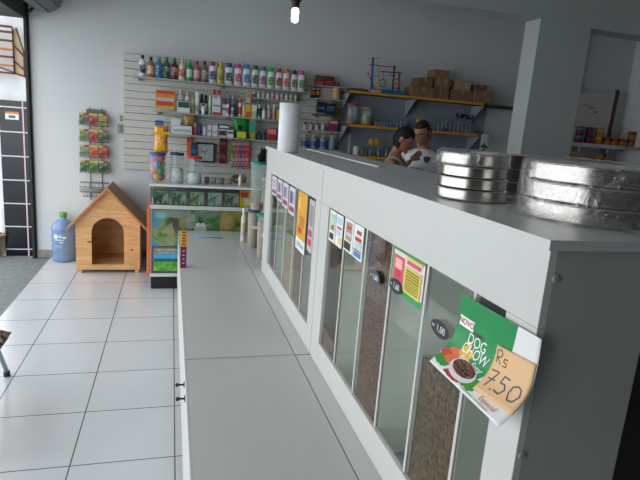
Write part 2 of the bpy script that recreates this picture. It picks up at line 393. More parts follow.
# second row of cabinets behind
t = thing('rear_cabinet', 'long grey-topped cabinet standing behind the kibble cabinets', 'cabinet', (.98, 2.35, 0))
link('body', MB().box(.872, 1.055, 1.32, 3.42, .05, ZT-.024), mat('b8bab8', .5), t, world=True)
link('top_board', MB().box(.860, 1.065, 1.30, 3.44, ZT-.022, ZT-.003), LAMTOP, t, world=True, bevel=.0015)
link('edge_strip', MB().box(.8565, .862, 2.14, 3.44, ZT-.02, ZT+.0045), mat('eef0f0', .25), t, world=True)
link('plinth', MB().box(.89, 1.04, 1.34, 3.4, 0, .05), DARK, t, world=True)
t = thing('shade_block', 'near-black added block standing for the shade beside the side panel at the right edge', 'cabinet', (1.15, .98, 0))  # added block, its near-black colour stands for the dark of the room here
link('body', MB().box(.872, 1.6, .77, 1.22, .06, 1.18), mat('1c1210', .5), t, world=True, bevel=.004)
link('foot_rail', MB().box(.88, 1.59, .79, 1.2, 0, .06), mat('0e0b0a', .5), t, world=True)
link('corner_trim', MB().tube([(.866, .765, .06), (.866, .765, 1.18)], .005), mat('3a2c28', .4), t, world=True)

# ------------------------------------------------------------------ cards on the glass
def sheet(name, label, cat, y_far, y_near, z0, z1, cells, group=None, x=XF-.0015+.0095-.006, cols=None, parent=None, pname='sheet'):
    """a card lying on the glass: u runs from the far edge (0) to the near edge (1), v from the bottom to the top"""
    xx = x
    t = thing(name, label, cat, (xx, (y_far+y_near)/2, z0), group)
    def P(u, v, d): return Vector((xx-d, y_far+(y_near-y_far)*u, z0+(z1-z0)*v))
    b = MB(); b.box(xx, xx+.0008, min(y_near, y_far), max(y_near, y_far), z0, z1)
    link(pname, b, cols[0], t, world=True)
    pr = MB()
    for i, (u0, u1, v0, v1, c) in enumerate(cells):
        d = .0004+.00025*min(i, 6)
        pr.add([P(u0, v0, d), P(u1, v0, d), P(u1, v1, d), P(u0, v1, d)], [(0, 1, 2, 3)], c-1)
    link('print', pr, cols[1:], t, world=True, fixn=False)
    return t
W_ = mat('e8ecea', .4); GR = mat('2f9a4a', .4); PK = mat('d9506a', .4); YL = mat('e2cf5c', .4); BK = mat('23252a', .4)
RED = mat('c03a34', .4); BLU = mat('3f86c8', .4); BRN = mat('7a4a35', .4); LG = mat('a7cf92', .4); LB = mat('b7d6e6', .4); ORG = mat('dd8a2c', .4); PUR = mat('7c5a86', .4)
sheet('product_card', 'pale green and white card, farthest one on the near cabinet glass', 'card', 1.985, 1.905, 1.11, 1.232,
      [(.1, .9, .35, .9, 2), (.25, .7, .5, .8, 1), (.15, .8, .08, .28, 3), (.4, .75, .4, .55, 4)], 'cards along the glass tops', cols=[W_, LB, LG, BK, RED])
sheet('product_card', 'white card with blue and yellow marks, second from the far end of the near glass', 'card', 1.898, 1.815, 1.11, 1.232,
      [(.1, .9, .7, .92, 1), (.2, .85, .55, .62, 3), (.5, .9, .1, .3, 2), (.1, .7, .35, .5, 1)], 'cards along the glass tops', cols=[W_, LB, YL, RED])
sheet('product_card', 'white card with a brown strip and dark patch, beside the blue-footed card', 'card', 1.792, 1.695, 1.118, 1.235,
      [(.15, .85, .35, .92, 1), (.25, .75, .7, .8, 3), (.3, .8, .5, .6, 4), (.05, .8, .06, .30, 2)], 'cards along the glass tops', cols=[W_, mat('b58f7c'), BK, RED, LB])
sheet('product_card', 'white card with red ovals and a blue foot, beside the dark brown kibble bay', 'card', 1.690, 1.595, 1.118, 1.235,
      [(.1, .9, .05, .2, 1), (.1, .9, .22, .27, 2), (.3, .8, .72, .84, 2), (.2, .85, .52, .64, 2), (.2, .9, .3, .5, 3)], 'cards along the glass tops', cols=[W_, BLU, RED, LB])
cells = [(0, 1, 0, .16, 1), (0, .06, 0, 1, 1), (.0, 1, .95, 1, 1), (.08, .42, .25, .85, 2), (.14, .36, .55, .78, 7), (.16, .34, .35, .52, 5), (.45, .95, .14, .72, 3), (.5, .9, .78, .86, 2), (.48, .95, .88, .94, 3)]
cells += [(.5, .9, .2+.062*k, .225+.062*k, 4) for k in range(8)]
ps = sheet('poster', 'green-bordered poster with a pink figure and yellow price table', 'poster', 1.352, 1.148, 1.114, 1.236, cells, cols=[mat('e8d8da', .4), GR, PK, YL, BK, RED, W_, mat('efb6ae', .4)])
for nm, c, col, dy in (('far cabinet, pink-white card at the far end of the far glass', 0, mat('c9a0b8'), 3.27), ('mauve card, second from the far end of the far glass', 1, PUR, 3.10),
                      ('grey-violet card, third from the far end of the far glass', 2, mat('7a6a98'), 2.93), ('dark violet card just beyond the yellow poster', 3, mat('5b5078'), 2.76)):
    sheet('product_card', nm.replace('far cabinet, ', ''), 'card', dy, dy-.145, 1.115-.01*c, 1.228, [(.1, .9, .1, .3, 2), (.15, .6, .4, .85, 1), (.65, .9, .4, .85, 3)], 'cards along the glass tops', cols=[mat('cfcbd2', .5), col, mat('8e3a52'), mat('b7b3c0')])
sheet('poster', 'tall yellow poster with a white foot hanging on the far cabinet glass', 'poster', 2.545, 2.36, .945, 1.232,
      [(0, 1, .2, 1, 1), (.3, .8, .42, .6, 2), (.2, .6, .3, .4, 3), (.15, .9, .06, .14, 4), (.1, .35, .7, .9, 5)], cols=[W_, mat('e0a32a', .4), mat('c47a2a'), RED, mat('a9b5c0'), mat('efc766')])
sheet('hanging_strip', 'black strip beside the yellow poster on the far cabinet glass', 'strip', 2.352, 2.335, .95, 1.225, [(.2, .8, .1, .9, 1)], cols=[BK, mat('2d2d33')])
sheet('product_card', 'grey and pink card at the near end of the far glass', 'card', 2.318, 2.225, .985, 1.225, [(.1, .8, .12, .25, 1), (.1, .8, .3, .42, 1), (.15, .8, .5, .9, 2)], 'cards along the glass tops', cols=[mat('b9b4b6'), mat('c43a62'), mat('9d8f94')])
# oval price tags
def oval(label, yc, zc, txt, col='2b3236', w=.043, h=.020, x=XF-.0015+.0095-.0075):
    t = thing('price_tag', label, 'price tag', (x, yc, zc), 'oval price tags on the near glass')
    mb = MB(); n = 28
    ring = [(yc+w*math.cos(2*PI*i/n), zc+h*math.sin(2*PI*i/n)) for i in range(n)]
    mb.prism(ring, 'x', x-.0008, x)
    link('tag_plate', mb, mat(col, .4), t, world=True)
    for s_, sz, off in (('R$', .010, -.030), (txt, .024, .006)):
        q = text_mb(s_, sz); mapmb(q, lambda v: Vector((x-.0012-v.z, yc-(v.x+off), zc+v.y)))
        link('lettering', q, mat('dfe3e6', .5), t, world=True, fixn=False)
oval('dark oval price tag reading R$ 1,60 on the brown kibble bay', 1.462, 1.108, '1,60', '3f4c4c')
oval('dark oval price tag at the lower left corner of the pink and yellow poster', 1.302, 1.130, '1,60', '1d2024', x=XF-.0015+.0095-.0095)
oval('dark oval price tag on the clear bay left of the green flyer', 1.040, 1.108, '1,00', '26232c')

# ------------------------------------------------------------------ the green flyer
fx = [(0, .6085, 1.228), (.28, .611, 1.178), (.55, .606, 1.13), (.75, .588, 1.10), (1.0, .548, 1.066)]
def interp(s):
    for (a, xa, za), (b, xb, zb) in zip(fx, fx[1:]):
        if s <= b or b == 1.0:
            k = (s-a)/(b-a); k2 = k; return xa+(xb-xa)*k2, za+(zb-za)*k2
YL0, YR0 = .957, .697
SM = []
def smooth_curve(s):
    # average of neighbours so the fall of the paper is round
    ws = [(-.12, 1), (-.06, 2), (0, 3), (.06, 2), (.12, 1)]; X = Z = W = 0
    for d, w in ws:
        q = min(1.0, max(0.0, s+d)); x, z = interp(q); X += x*w; Z += z*w; W += w
    return X/W, Z/W
def FL(u, v, d=0):            # u 0 left..1 right, v 0 top..1 bottom, d towards the viewer
    x, z = smooth_curve(v); x1, z1 = smooth_curve(min(1, v+.02)); x0, z0 = smooth_curve(max(0, v-.02))
    tx, tz = x1-x0, z1-z0; l = math.hypot(tx, tz) or 1
    nx, nz = tz/l, -tx/l      # normal on the aisle side
    return Vector((x-.0055+nx*d, YL0+(YR0-YL0)*u, z+nz*d+.006*u*(1-v)))
def grid(u0, u1, v0, v1, d, n=8, mfn=None):
    mb = MB(); vs = []; k = n+1
    for j in range(k):
        for i in range(k):
            u = u0+(u1-u0)*i/n; v = v0+(v1-v0)*j/n
            if mfn: u, v = mfn(u, v)
            vs.append(FL(u, v, d))
    return mb.add(vs, [(j*k+i, j*k+i+1, (j+1)*k+i+1, (j+1)*k+i) for j in range(n) for i in range(n)], 0, True)
t = thing('advertising_flyer', 'curled green and white kibble flyer hanging at the near end of the cabinet', 'flyer', (.60, .835, 1.23))
fl = grid(0, 1, 0, 1, 0, 24); paper = link('paper', fl, mat('e4e6e4', .35, nz=.01), t, world=True, fixn=False)
sd = paper.modifiers.new('thick', 'SOLIDIFY'); sd.thickness = .0006; sd.offset = -1
GREEN = mat('0f8a48', .4, nz=.04, scale=20)
def gshape(u, v):
    # right edge of the green field is a soft curve
    ur = .76-.08*v-.35*max(0, v-.45)**1.4
    return u*ur, v*(.80 if True else 1)
link('green_field', grid(0, 1, 0, 1, .0008, 20, gshape), GREEN, t, world=True, fixn=False)
def disc(uc, vc, ru, rv, d, mi=0, n=20, mb=None, wob=0, col=None):
    mb = mb or MB(); c = FL(uc, vc, d); pts = [FL(uc+ru*math.cos(2*PI*i/n)*(1+wob*math.sin(5*i)), vc+rv*math.sin(2*PI*i/n)*(1+wob*math.cos(3*i)), d) for i in range(n)]
    mb.add([c]+pts, [(0, 1+i, 1+(i+1) % n) for i in range(n)], mi, True); return mb
vg = MB()
vg.m = []
disc(.10, .86, .11, .07, .0012, 0, mb=vg, wob=.12); disc(.17, .73, .12, .07, .0013, 1, mb=vg, wob=.12); disc(.26, .65, .09, .08, .0014, 2, mb=vg, wob=.15); disc(.07, .78, .07, .05, .0015, 3, mb=vg, wob=.1)
disc(.18, .81, .10, .05, .0016, 1, mb=vg, wob=.1); disc(.50, .86, .13, .08, .0014, 0, mb=vg, wob=.2); disc(.32, .97-.04, .12, .045, .0015, 4, mb=vg, wob=.1); disc(.25, .56, .035, .06, .0015, 2, mb=vg)
link('vegetable_picture', vg, [mat('3f8f3a'), mat('d9704a'), mat('d8b23e'), mat('c94a34'), mat('b03a3a')], t, world=True, fixn=False)
bw = MB(); disc(.36, .82, .17, .115, .0020, 0, mb=bw, n=26)
bo = link('bowl_picture', bw, mat('d9d4d6'), t, world=True, fixn=False)
kk = MB(); disc(.36, .795, .145, .085, .0024, 0, mb=kk, n=26)
link('kibble_picture', kk, kibble_mat('3d2418', '6d4430', '8a5a40', 160), bo, world=True, fixn=False)
def flytext(s_, size, uc, vc, d, m_, ax=1.0, shear=0, sq=1.0, name='lettering', rot=0):
    q = text_mb(s_, size, .0001, shear=shear); Wd = YL0-YR0; Hh = .20
    cr_, sr_ = math.cos(rot), math.sin(rot)
    mapmb(q, lambda v: FL(uc+(v.x*ax*cr_-v.y*sr_)/Wd, vc-(v.y*cr_+v.x*ax*sr_)*sq/Hh, d+v.z))
    return link(name, q, m_, t, world=True, fixn=False)
WT = mat('f4f4f2', .4, nz=0)
ba = grid(.03, .24, .27, .39, .0012, 6); link('badge', ba, WT, t, world=True, fixn=False)
flytext('NOVO', .021, .135, .33, .0018, mat('a02838'), .9)
flytext('PURINA', .011, .33, .385, .0014, mat('6c2230'))
flytext('DOG', .036, .33, .475, .0016, WT, .80); flytext('CHOW', .036, .355, .60, .0016, WT, .78)
flytext('Bem-Estar', .022, .37, .715, .0016, WT, .85, shear=.4)
flytext('Especial', .016, .78, .90, .0016, mat('c98a6a'), shear=.2)
flytext('alimento completo', .012, .66, .955, .0016, mat('b89a86'))
# price card stuck on the flyer
pc = thing('price_card', 'orange handwritten card reading Rs 7.50 on the green flyer', 'price card', (.60, .80, 1.15))
def PCf(u, v, d): return FL(.575+.42*u+.01*v, .30+.555*v-.02*u+.03*(1-u), d)
def pgrid(d, n=12):
    vs = [PCf(i/n, j/n, d) for j in range(n+1) for i in range(n+1)]; k = n+1
    return MB().add(vs, [(j*k+i, j*k+i+1, (j+1)*k+i+1, (j+1)*k+i) for j in range(n) for i in range(n)], 0, True)
o_ = link('card', pgrid(.0032), mat('e3b98a', .6, nz=.02), pc, world=True, fixn=False)
sd = o_.modifiers.new('thick', 'SOLIDIFY'); sd.thickness = .0005; sd.offset = -1
INK = mat('1f4560', .5); INK2 = mat('31442e', .5)
def stroke(pts, w, m_, nm):
    mb = MB(); vs = []
    P = [Vector(p) for p in pts]; Q = []
    for a, b in zip(P, P[1:]):
        for k in range(4): Q.append(a.lerp(b, k/4))
    Q.append(P[-1])
    for k, p in enumerate(Q):
        d = Q[min(k+1, len(Q)-1)]-Q[max(0, k-1)]; nn = Vector((-d.y, d.x)).normalized()*w
        for s_ in (-1, 1):
            q = p+nn*s_; vs.append(PCf(q.x, q.y, .0040))
    mb.add(vs, [(2*k, 2*k+1, 2*k+3, 2*k+2) for k in range(len(Q)-1)])
    link(nm, mb, m_, pc, world=True, fixn=False)
stroke([(.08, .33), (.06, .08), (.16, .07), (.20, .13), (.16, .20), (.08, .21), (.20, .34)], .012, INK2, 'letter_r')
stroke([(.36, .19), (.27, .19), (.26, .25), (.34, .27), (.35, .33), (.25, .34)], .012, INK2, 'letter_s')
stroke([(.06, .50), (.26, .48), (.20, .62), (.13, .84)], .015, INK, 'digit_seven'); stroke([(.08, .68), (.27, .66)], .013, INK, 'seven_bar')
stroke([(.28, .84), (.31, .845)], .016, INK, 'dot')
stroke([(.56, .50), (.41, .49), (.39, .64), (.50, .63), (.56, .72), (.50, .84), (.36, .82)], .015, INK, 'digit_five')
stroke([(.78, .52), (.68, .58), (.66, .72), (.72, .84), (.83, .82), (.90, .68), (.86, .55), (.78, .52)], .015, INK, 'digit_zero')

# ------------------------------------------------------------------ things on top of the cabinets
AL = ramp_mat([(.3, 'b9b5b0'), (.7, 'c6c2bc')], 3, 'noise', .25, stretch=(1, 1, 1)); AL.node_tree.nodes['Principled BSDF'].inputs['Metallic'].default_value = 1
WRAP = glassmat('fafafa', .05, .10, 1.35, .9, extra=.07)
def pan(label, c, r, h, grp, group_h=.0):
    t = thing('aluminium_pan', label, 'pan', c, grp)
    link('pan_body', MB().lathe([(r*.95, 0), (r*.99, .0015), (r, .004), (r, .0045), (r, h*.89), (r, h*.895), (r*1.015, h*.92), (r*1.025, h*.97), (r*1.01, h), (r*.97, h-.001), (r*.955, .006), (.0, .005)], n=64, caps=False).lathe([(0.0, 0), (r*.95, 0)], n=64, caps=False), AL, t)
    link('rim', MB().tube([(r*1.018*math.cos(2*PI*i/64), r*1.018*math.sin(2*PI*i/64), h*.955) for i in range(64)], .0014, 6, closed=True), AL, t)
def wrap(label, c, r, h, z0=0, seed=0):
    mb = MB(); n = 96; m_ = 14; vs = []; fs = []
    prof = [(r*1.10, .001), (r*1.07, .006), (r*1.055, h*.2), (r*1.06, h*.5), (r*1.05, h*.8), (r*1.05, h*.97), (r*.98, h*1.03), (r*.6, h*1.04), (r*.15, h*1.05)]
    for k, (rr, z) in enumerate(prof):
        for i in range(n):
            a = 2*PI*i/n
            w = 1+.012*noise.noise(Vector((math.cos(a)*4+seed, math.sin(a)*4, z*30)))+.007*noise.noise(Vector((math.cos(a)*11+seed, math.sin(a)*11, z*70)))
            fl_ = max(0, math.cos(a-3.5))
            if k < 5: w += (.08 if k == 0 else .03-.005*k)*abs(noise.noise(Vector((math.cos(a)*6, math.sin(a)*6, seed+k*.3))))*2*(.3+fl_)
            if k == 0: w += .10*fl_**3
            vs.append(Vector((max(rr*w, r*1.046 if k < 6 else 0)*math.cos(a), max(rr*w, r*1.046 if k < 6 else 0)*math.sin(a), z+(.004*noise.noise(Vector((math.cos(a)*5, math.sin(a)*5, rr*20))) if k > 5 else 0))))
    for k in range(len(prof)-1):
        for i in range(n):
            j = (i+1) % n; fs.append((k*n+i, k*n+j, (k+1)*n+j, (k+1)*n+i))
    fs.append(tuple((len(prof)-1)*n+i for i in range(n)))
    mb.add(vs, fs, 0, True)
    tag(link('plastic_wrap', mb, WRAP, loc=c), label, 'plastic wrap')
def stack(c, r, h, n, side, grp, tp=0):
    pos = ['bottom', 'second', 'third', 'top'] if n == 4 else ['bottom', 'middle', 'top']
    for k in range(n):
        pan(f'{pos[k]} round aluminium pan of the {side}', (c[0], c[1], c[2]+k*(h+.0005)), r*(1-tp*k), h, grp)
cA = at_z(475, 205, ZT); 
A = Vector((.742, 1.200, ZT+.001)); stack(A, .088, .0275, 3, 'shorter wrapped stack on the left', 'aluminium pans on the cabinet', .04)
pan('slightly wider aluminium pan on top of the left stack', (A.x-.004, A.y+.004, A.z+.0845), .085, .030, 'aluminium pans on the cabinet')
wrap('crumpled clear plastic around the top pan of the left stack', (A.x-.004, A.y+.004, A.z+.084), .086, .036, seed=1)
B = Vector((.874, .935, ZT+.001)); stack(B, .142, .0385, 3, 'big stack at the right edge', 'aluminium pans on the cabinet')
wrap('crumpled clear plastic around the big right stack of pans', (B.x, B.y, B.z+.0005), .143, .120, seed=4)
D_ = Vector((.975, 1.43, ZT-.001)); stack(D_, .092, .038, 3, 'rear stack half hidden behind the others', 'aluminium pans on the cabinet')

# big roll of plastic bags
t = thing('plastic_bag_roll', 'upright roll of white plastic bags at the far end of the cabinet top', 'roll', (.624, 2.93, ZT))
hR = at_y(288, 103, 2.93).z-ZT; rR = (at_y(299.5, 130, 2.93)-at_y(279, 130, 2.93)).length/2
link('plastic_film', MB().lathe([(rR*.92, 0), (rR, .006), (rR*1.0, hR*.5), (rR*1.01, hR-.006), (rR*.95, hR), (rR*.28, hR-.002), (rR*.26, hR-.03)], n=40), mat('dfe2e4', .3, nz=.04, scale=30, bump=.15), t)
link('core', MB().lathe([(rR*.25, .003), (rR*.25, hR-.004)], n=24), mat('9c8263', .8), t)
# glass piece behind the roll: small display of jars
# ------------------------------------------------------------------ light bulb
pb = at_y(295, 15, 3.0)
t = thing('light_bulb', 'lit compact bulb hanging from a dark socket near the ceiling', 'lamp', (pb.x, 3.0, pb.z))
link('glass_tube', MB().lathe([(.004, -.040), (.014, -.036), (.019, -.026), (.020, .018), (.017, .03), (.012, .036)], n=20), mat('f6fbff', .4, emit=9, nz=0), t)
link('socket', MB().lathe([(.014, .034), (.020, .038), (.024, .075), (.019, .10), (.006, .115)], n=20), mat('2b221e', .5), t)
link('cord', MB().tube([(0, 0, .11), (.004, 0, 3.0-pb.z-.02), (.004, 0, 3.0-pb.z)], .004), mat('2a2a2a', .6), t)
link('crossbar', MB().box(-.045, .03, -.008, .008, .072, .086), mat('3a2a22', .6), t)

# ------------------------------------------------------------------ dog house
Y0, Y1 = 5.3, 5.82; xl, xr = -.862, -.283; zb = .035; ze = .50; zr = .835; xc = (xl+xr)/2-.0
t = thing('dog_house', 'pine dog house with an arched doorway and gabled roof', 'dog house', (xc, (Y0+Y1)/2, 0))
# front with arched hole
ax0, ax1 = -.722, -.431; az0 = .085; azs = .40; ar = (ax1-ax0)/2; axc = (ax0+ax1)/2
outer = [(xl, zb), (xr, zb), (xr, ze), (xc, zr-.02), (xl, ze)]
def front(y0, y1):
    bm = bmesh.new()
    arch = [(ax1, az0), (ax1, azs)]+[(axc+ar*math.cos(a), azs+ar*math.sin(a)) for a in [PI*k/14 for k in range(1, 14)]]+[(ax0, azs), (ax0, az0)]
    vo = [bm.verts.new((x, y0, z)) for x, z in outer]; vi = [bm.verts.new((x, y0, z)) for x, z in arch]
    es = [bm.edges.new((vo[i], vo[(i+1) % len(vo)])) for i in range(len(vo))]+[bm.edges.new((vi[i], vi[(i+1) % len(vi)])) for i in range(len(vi))]
    bmesh.ops.triangle_fill(bm, edges=es, use_beauty=True)
    r = bmesh.ops.extrude_face_region(bm, geom=bm.faces[:])
    for v in [g_ for g_ in r['geom'] if isinstance(g_, bmesh.types.BMVert)]: v.co.y = y1
    mb = MB(); bm.verts.ensure_lookup_table(); bm.verts.index_update()
    mb.add([v.co.copy() for v in bm.verts], [tuple(v.index for v in f.verts) for f in bm.faces]); bm.free(); return mb
link('front_panel', front(Y0, Y0+.02), WOOD, t, world=True)
link('back_wall', MB().prism(outer, 'y', Y1-.02, Y1), WOOD, t, world=True)
link('side_wall', MB().box(xl, xl+.02, Y0+.0205, Y1-.0205, zb, ze-.005), WOOD, t, world=True)
link('side_wall', MB().box(xr-.02, xr, Y0+.0205, Y1-.0205, zb, ze-.005), WOOD, t, world=True)
link('floor_board', MB().box(xl+.0205, xr-.0205, Y0+.0205, Y1-.0205, zb+.02, zb+.04), WOOD, t, world=True)
for x in (xl+.03, xr-.03):
    for y in (Y0+.03, Y1-.03): link('foot', MB().box(x-.018, x+.018, y-.02, y+.02, 0, zb-.0005), WOOD, t, world=True)
for s_ in (-1, 1):
    sl_ = (zr-.02-ze)/(xc-xl); ex = .072
    xe = xc+s_*(xc-xl+ex); zee = zr-.02-sl_*(xc-xl+ex)
    n_ = Vector((s_*sl_, 0, 1)).normalized()*.018
    p = [(xc, zr-.02), (xe, zee), (xe+n_.x, zee+n_.z), (xc, zr-.02+.018*math.hypot(1, sl_))]
    link('roof_panel', MB().prism([(a_, b_+.001) for a_, b_ in p], 'y', Y0-.05, Y1-.045), WOODR, t, world=True)
for (x, z) in ((-.74, .31), (-.36, .235)):
    kn = MB().lathe([(.011, 0), (.007, .0012)], n=14, sx=2.0 if x < -.5 else 1.2, sy=.7); mapmb(kn, lambda v: Vector((x+v.x, Y0-v.z, z+v.y)))
    link('wood_knot', kn, mat('6b3f1f', .6), t, world=True)

# ------------------------------------------------------------------ water bottle
t = thing('water_bottle', 'large blue water cooler bottle with a green cap beside the dog house', 'bottle', (-1.052, 5.785, 0))
WB = glassmat('7fa3d0', .35, .08, 1.4)
link('bottle_body', MB().lathe([(.098, 0), (.110, .01), (.113, .06), (.108, .075), (.113, .09), (.113, .17), (.108, .185), (.113, .2), (.113, .29), (.108, .305), (.113, .32), (.112, .35), (.097, .39), (.055, .425), (.03, .435), (.03, .455)], n=40), mat('7f9cc6', .15, alpha=.75, coat=.4), t)
link('cap', MB().lathe([(.034, .4555), (.036, .46), (.036, .497), (.032, .502)], n=24), mat('5fa050', .5), t)
lb = MB(); n = 14
for (a0, a1, z0, z1) in ((-2.25, -1.95, .25, .285), (-1.9, -1.55, .262, .275), (-2.15, -1.35, .232, .24), (-1.5, -1.2, .25, .27), (-1.75, -1.45, .205, .215)):
    vs = []
    for i in range(n+1):
        a = a0+(a1-a0)*i/n
        for z in (z0, z1): vs.append(((.1145)*math.cos(a), .1145*math.sin(a), z))
    lb.add(vs, [(2*i, 2*i+2, 2*i+3, 2*i+1) for i in range(n)])
link('printed_label', lb, mat('d6e2dd', .5), t, fixn=False)

# ------------------------------------------------------------------ seed packet rack on the wall
t = thing('wire_rack', 'wall-hung wire rack with four filled tiers and empty baskets below', 'rack', (-.75, 5.86, .66))
wr = MB(); rx0, rx1 = -.89, -.625
for x in (-.80, -.69): wr.tube([(x, 5.885, .62), (x, 5.885, 1.56)], .004, 6)
link('upright', wr, mat('4d5350', .5, .5), t, world=True)
tiers = [1.385, 1.225, 1.07, .915, .765, .67]
for k, z in enumerate(tiers):
    b = MB(); w0, w1 = rx0+.0*k, rx1
    if k == 5: w0, w1 = rx0+.03, rx1-.05
    for zz in (z, z+.045):
        b.tube([(w0, 5.88, zz), (w0, 5.80, zz), (w1, 5.80, zz), (w1, 5.88, zz)], .003, 6)
    b.tube([(w0, 5.885, z+.045), (w1, 5.885, z+.045)], .003, 6)
    q = w0
    while q <= w1+.001: b.tube([(q, 5.88, z), (q, 5.80, z), (q, 5.80, z+.045)], .002, 5); q += (w1-w0)/6
    link('basket', b, mat('5a605e', .5, .4), t, world=True)
link('paper_roll', MB().tube([(rx0-.01, 5.845, .725), (rx1+.0, 5.845, .725)], .02), mat('8b918c', .6), t, world=True)
cols = [('55604f', 'grey-green'), ('a02e3c', 'red'), ('8a8a3e', 'olive'), ('66804a', 'sage'), ('a82a36', 'crimson'), ('44603c', 'moss green'), ('6f8a6c', 'pale'), ('c24a28', 'orange-red'), ('a83626', 'brick red'), ('22602e', 'green'), ('2e7036', 'bright green'), ('1e5228', 'dark green')]
rows = ['top', 'second', 'third', 'lowest filled']; cn = ['left', 'middle', 'right']
for k in range(4):
    for j in range(3):
        c, nm = cols[k*3+j]; x = rx0+.044+j*.088; z = tiers[k]+.006
        t = thing('seed_packet', f'{nm} seed packet with a yellow header, {cn[j]} of the {rows[k]} rack tier', 'seed packet', (x, 5.825, z), 'seed packets in the wire rack')
        h = .115
        link('packet', MB().box(-.042, .042, -.008, .008, 0, h), ramp_mat([(.35, c), (.52, c), (.7, 'a9b090'), (.8, c)], 30, 'noise', .5), t, bevel=.003)
        link('header', MB().box(-.040, .0, -.0095, -.008, h-.022, h, 0).box(0, .040, -.0095, -.008, h-.022, h, 1), [mat('b9b152'), mat('a03e3e' if j != 1 else 'b9b152')], t)
tag(link('cardboard_sign', MB().box(-.83, -.66, 5.87, 5.878, 1.49, 1.545), mat('6a6f6c', .7)), 'grey card standing behind the top tier of the seed rack', 'card')

# switches
for zz, nm, c in ((1.475, 'upper cream switch plate beside the slatted panel', 'cfcbbd'), (1.37, 'lower grey socket plate beside the slatted panel', '9a9a8e')):
    t = thing('switch_plate', nm, 'switch', (-.50, 5.9, zz), 'switch plates on the back wall')
    link('plate', MB().box(-.04, .04, -.012, 0, -.048, .048), mat(c, .4), t, bevel=.004)
    link('rocker', MB().box(-.014, .014, -.018, -.0125, -.026, -.002), mat('7d7a70', .4), t); link('rocker', MB().box(-.014, .014, -.018, -.0125, .004, .026), mat('7d7a70', .4), t)

# ------------------------------------------------------------------ slatted display panel
sx0, sx1, sz0, sz1 = -.475, 1.80, .965, 2.117
t = thing('slatwall_panel', 'white grooved display panel on the back wall', 'display panel', ((sx0+sx1)/2, 5.89, sz0))
sp = MB(); pitch = (sz1-sz0)/16
for k in range(16): sp.box(sx0, sx1, 5.868, 5.886, sz0+k*pitch+.0028, sz0+(k+1)*pitch-.0028)
link('slats', sp, mat('c9c8c2', .5, nz=.02), t, world=True)
link('backing', MB().box(sx0, sx1, 5.8862, 5.8995, sz0, sz1), mat('7a7b78', .7), t, world=True)
WF = 5.866
def shelf(label, x0, x1, z, y0=5.60, m_=None, nm='display_shelf', lip=None, WF=5.866):
    t = thing(nm, label, 'shelf', ((x0+x1)/2, 5.73, z), 'shelves on the slatted panel')
    link('shelf_plate', MB().box(x0, x1, y0, WF, z-.010, z-.0005), m_ or mat('a9b4ae', .3), t, world=True, bevel=.001)
    n = max(2, round((x1-x0)/.6))
    for i in range(n):
        x = x0+.06+(x1-x0-.12)*i/(n-1)
        link('bracket', MB().box(x-.004, x+.004, y0+.16, WF, z-.022, z-.0105).box(x-.02, x+.02, WF-.012, WF, z-.035, z-.0105), mat('8f9799', .4, .4), t, world=True)
    return t
Z1 = 1.893; Z2 = 1.60-.02; Z3 = 1.365; Z15 = at_y(275, 100, 5.80).z
shelf('top glass shelf holding the row of shampoo bottles', -.38, 1.40, Z1)
shelf('second shelf holding the bottles and cartons', -.19, 1.33, Z2)
shelf('third shelf holding the cartons and the gold bag', -.14, 1.26, Z3)
ST = Z15
shelf('short shelf with pale little tubes right of centre', .84, 1.40, ST, 5.72)
ZJ = at_y(337, 100, 5.78).z
shelf('short shelf under the red-lidded sweets jar', 1.50, 1.80, ZJ, 5.70)

def unit(px0, px1, pyt, y, z):
    """left x, right x, height of a thing that stands at depth y on level z and spans these pixels of the photograph"""
    a = at_y(px0, pyt, y); b = at_y(px1, pyt, y); return a.x, b.x, (a.z+b.z)/2-z
# top row bottles ------------------------------------------------
def bottle(label, x, y, z, w, h, body, cap, lab, shape='round', grp='bottles on the top shelf', cat='bottle'):
    t = thing('shampoo_bottle', label, cat, (x, y, z), grp); r = w/2
    if shape == 'wide':
        pr = [(r*.9, 0), (r, .006), (r*1.0, h*.55), (r*.95, h*.74), (r*.72, h*.80), (r*.6, h*.81)]; sy = .6
    elif shape == 'round':
        pr = [(r*.92, 0), (r, .005), (r, h*.62), (r*.9, h*.70), (r*.5, h*.80), (r*.36, h*.83)]; sy = 1
    else:
        pr = [(r*.92, 0), (r, .005), (r*.86, h*.30), (r*.92, h*.55), (r*.9, h*.68), (r*.45, h*.78), (r*.38, h*.83)]; sy = .85
    link('bottle_body', MB().lathe(pr, n=20, sy=sy), mat(body, .3), t)
    cr_ = r*.62 if shape == 'wide' else r*.42
    link('cap', MB().lathe([(cr_, pr[-1][1]+.0005), (cr_, h-.004), (cr_*.9, h)], n=16, sy=sy), mat(cap, .35), t)
    lb = MB(); n = 10; vs = []
    z0, z1 = h*.18, h*.56
    for i in range(n+1):
        a = -PI/2-.95+1.9*i/n
        for zz in (z0, z1): vs.append(((r+.0012)*math.cos(a), (r+.0012)*sy*math.sin(a), zz))
    lb.add(vs, [(2*i, 2*i+2, 2*i+3, 2*i+1) for i in range(n)], 0, True)
    link('label', lb, ramp_mat([(.38, lab), (.52, lab), (.6, 'dcdcdc'), (.68, lab)], 55, 'noise', .4), t, fixn=False)
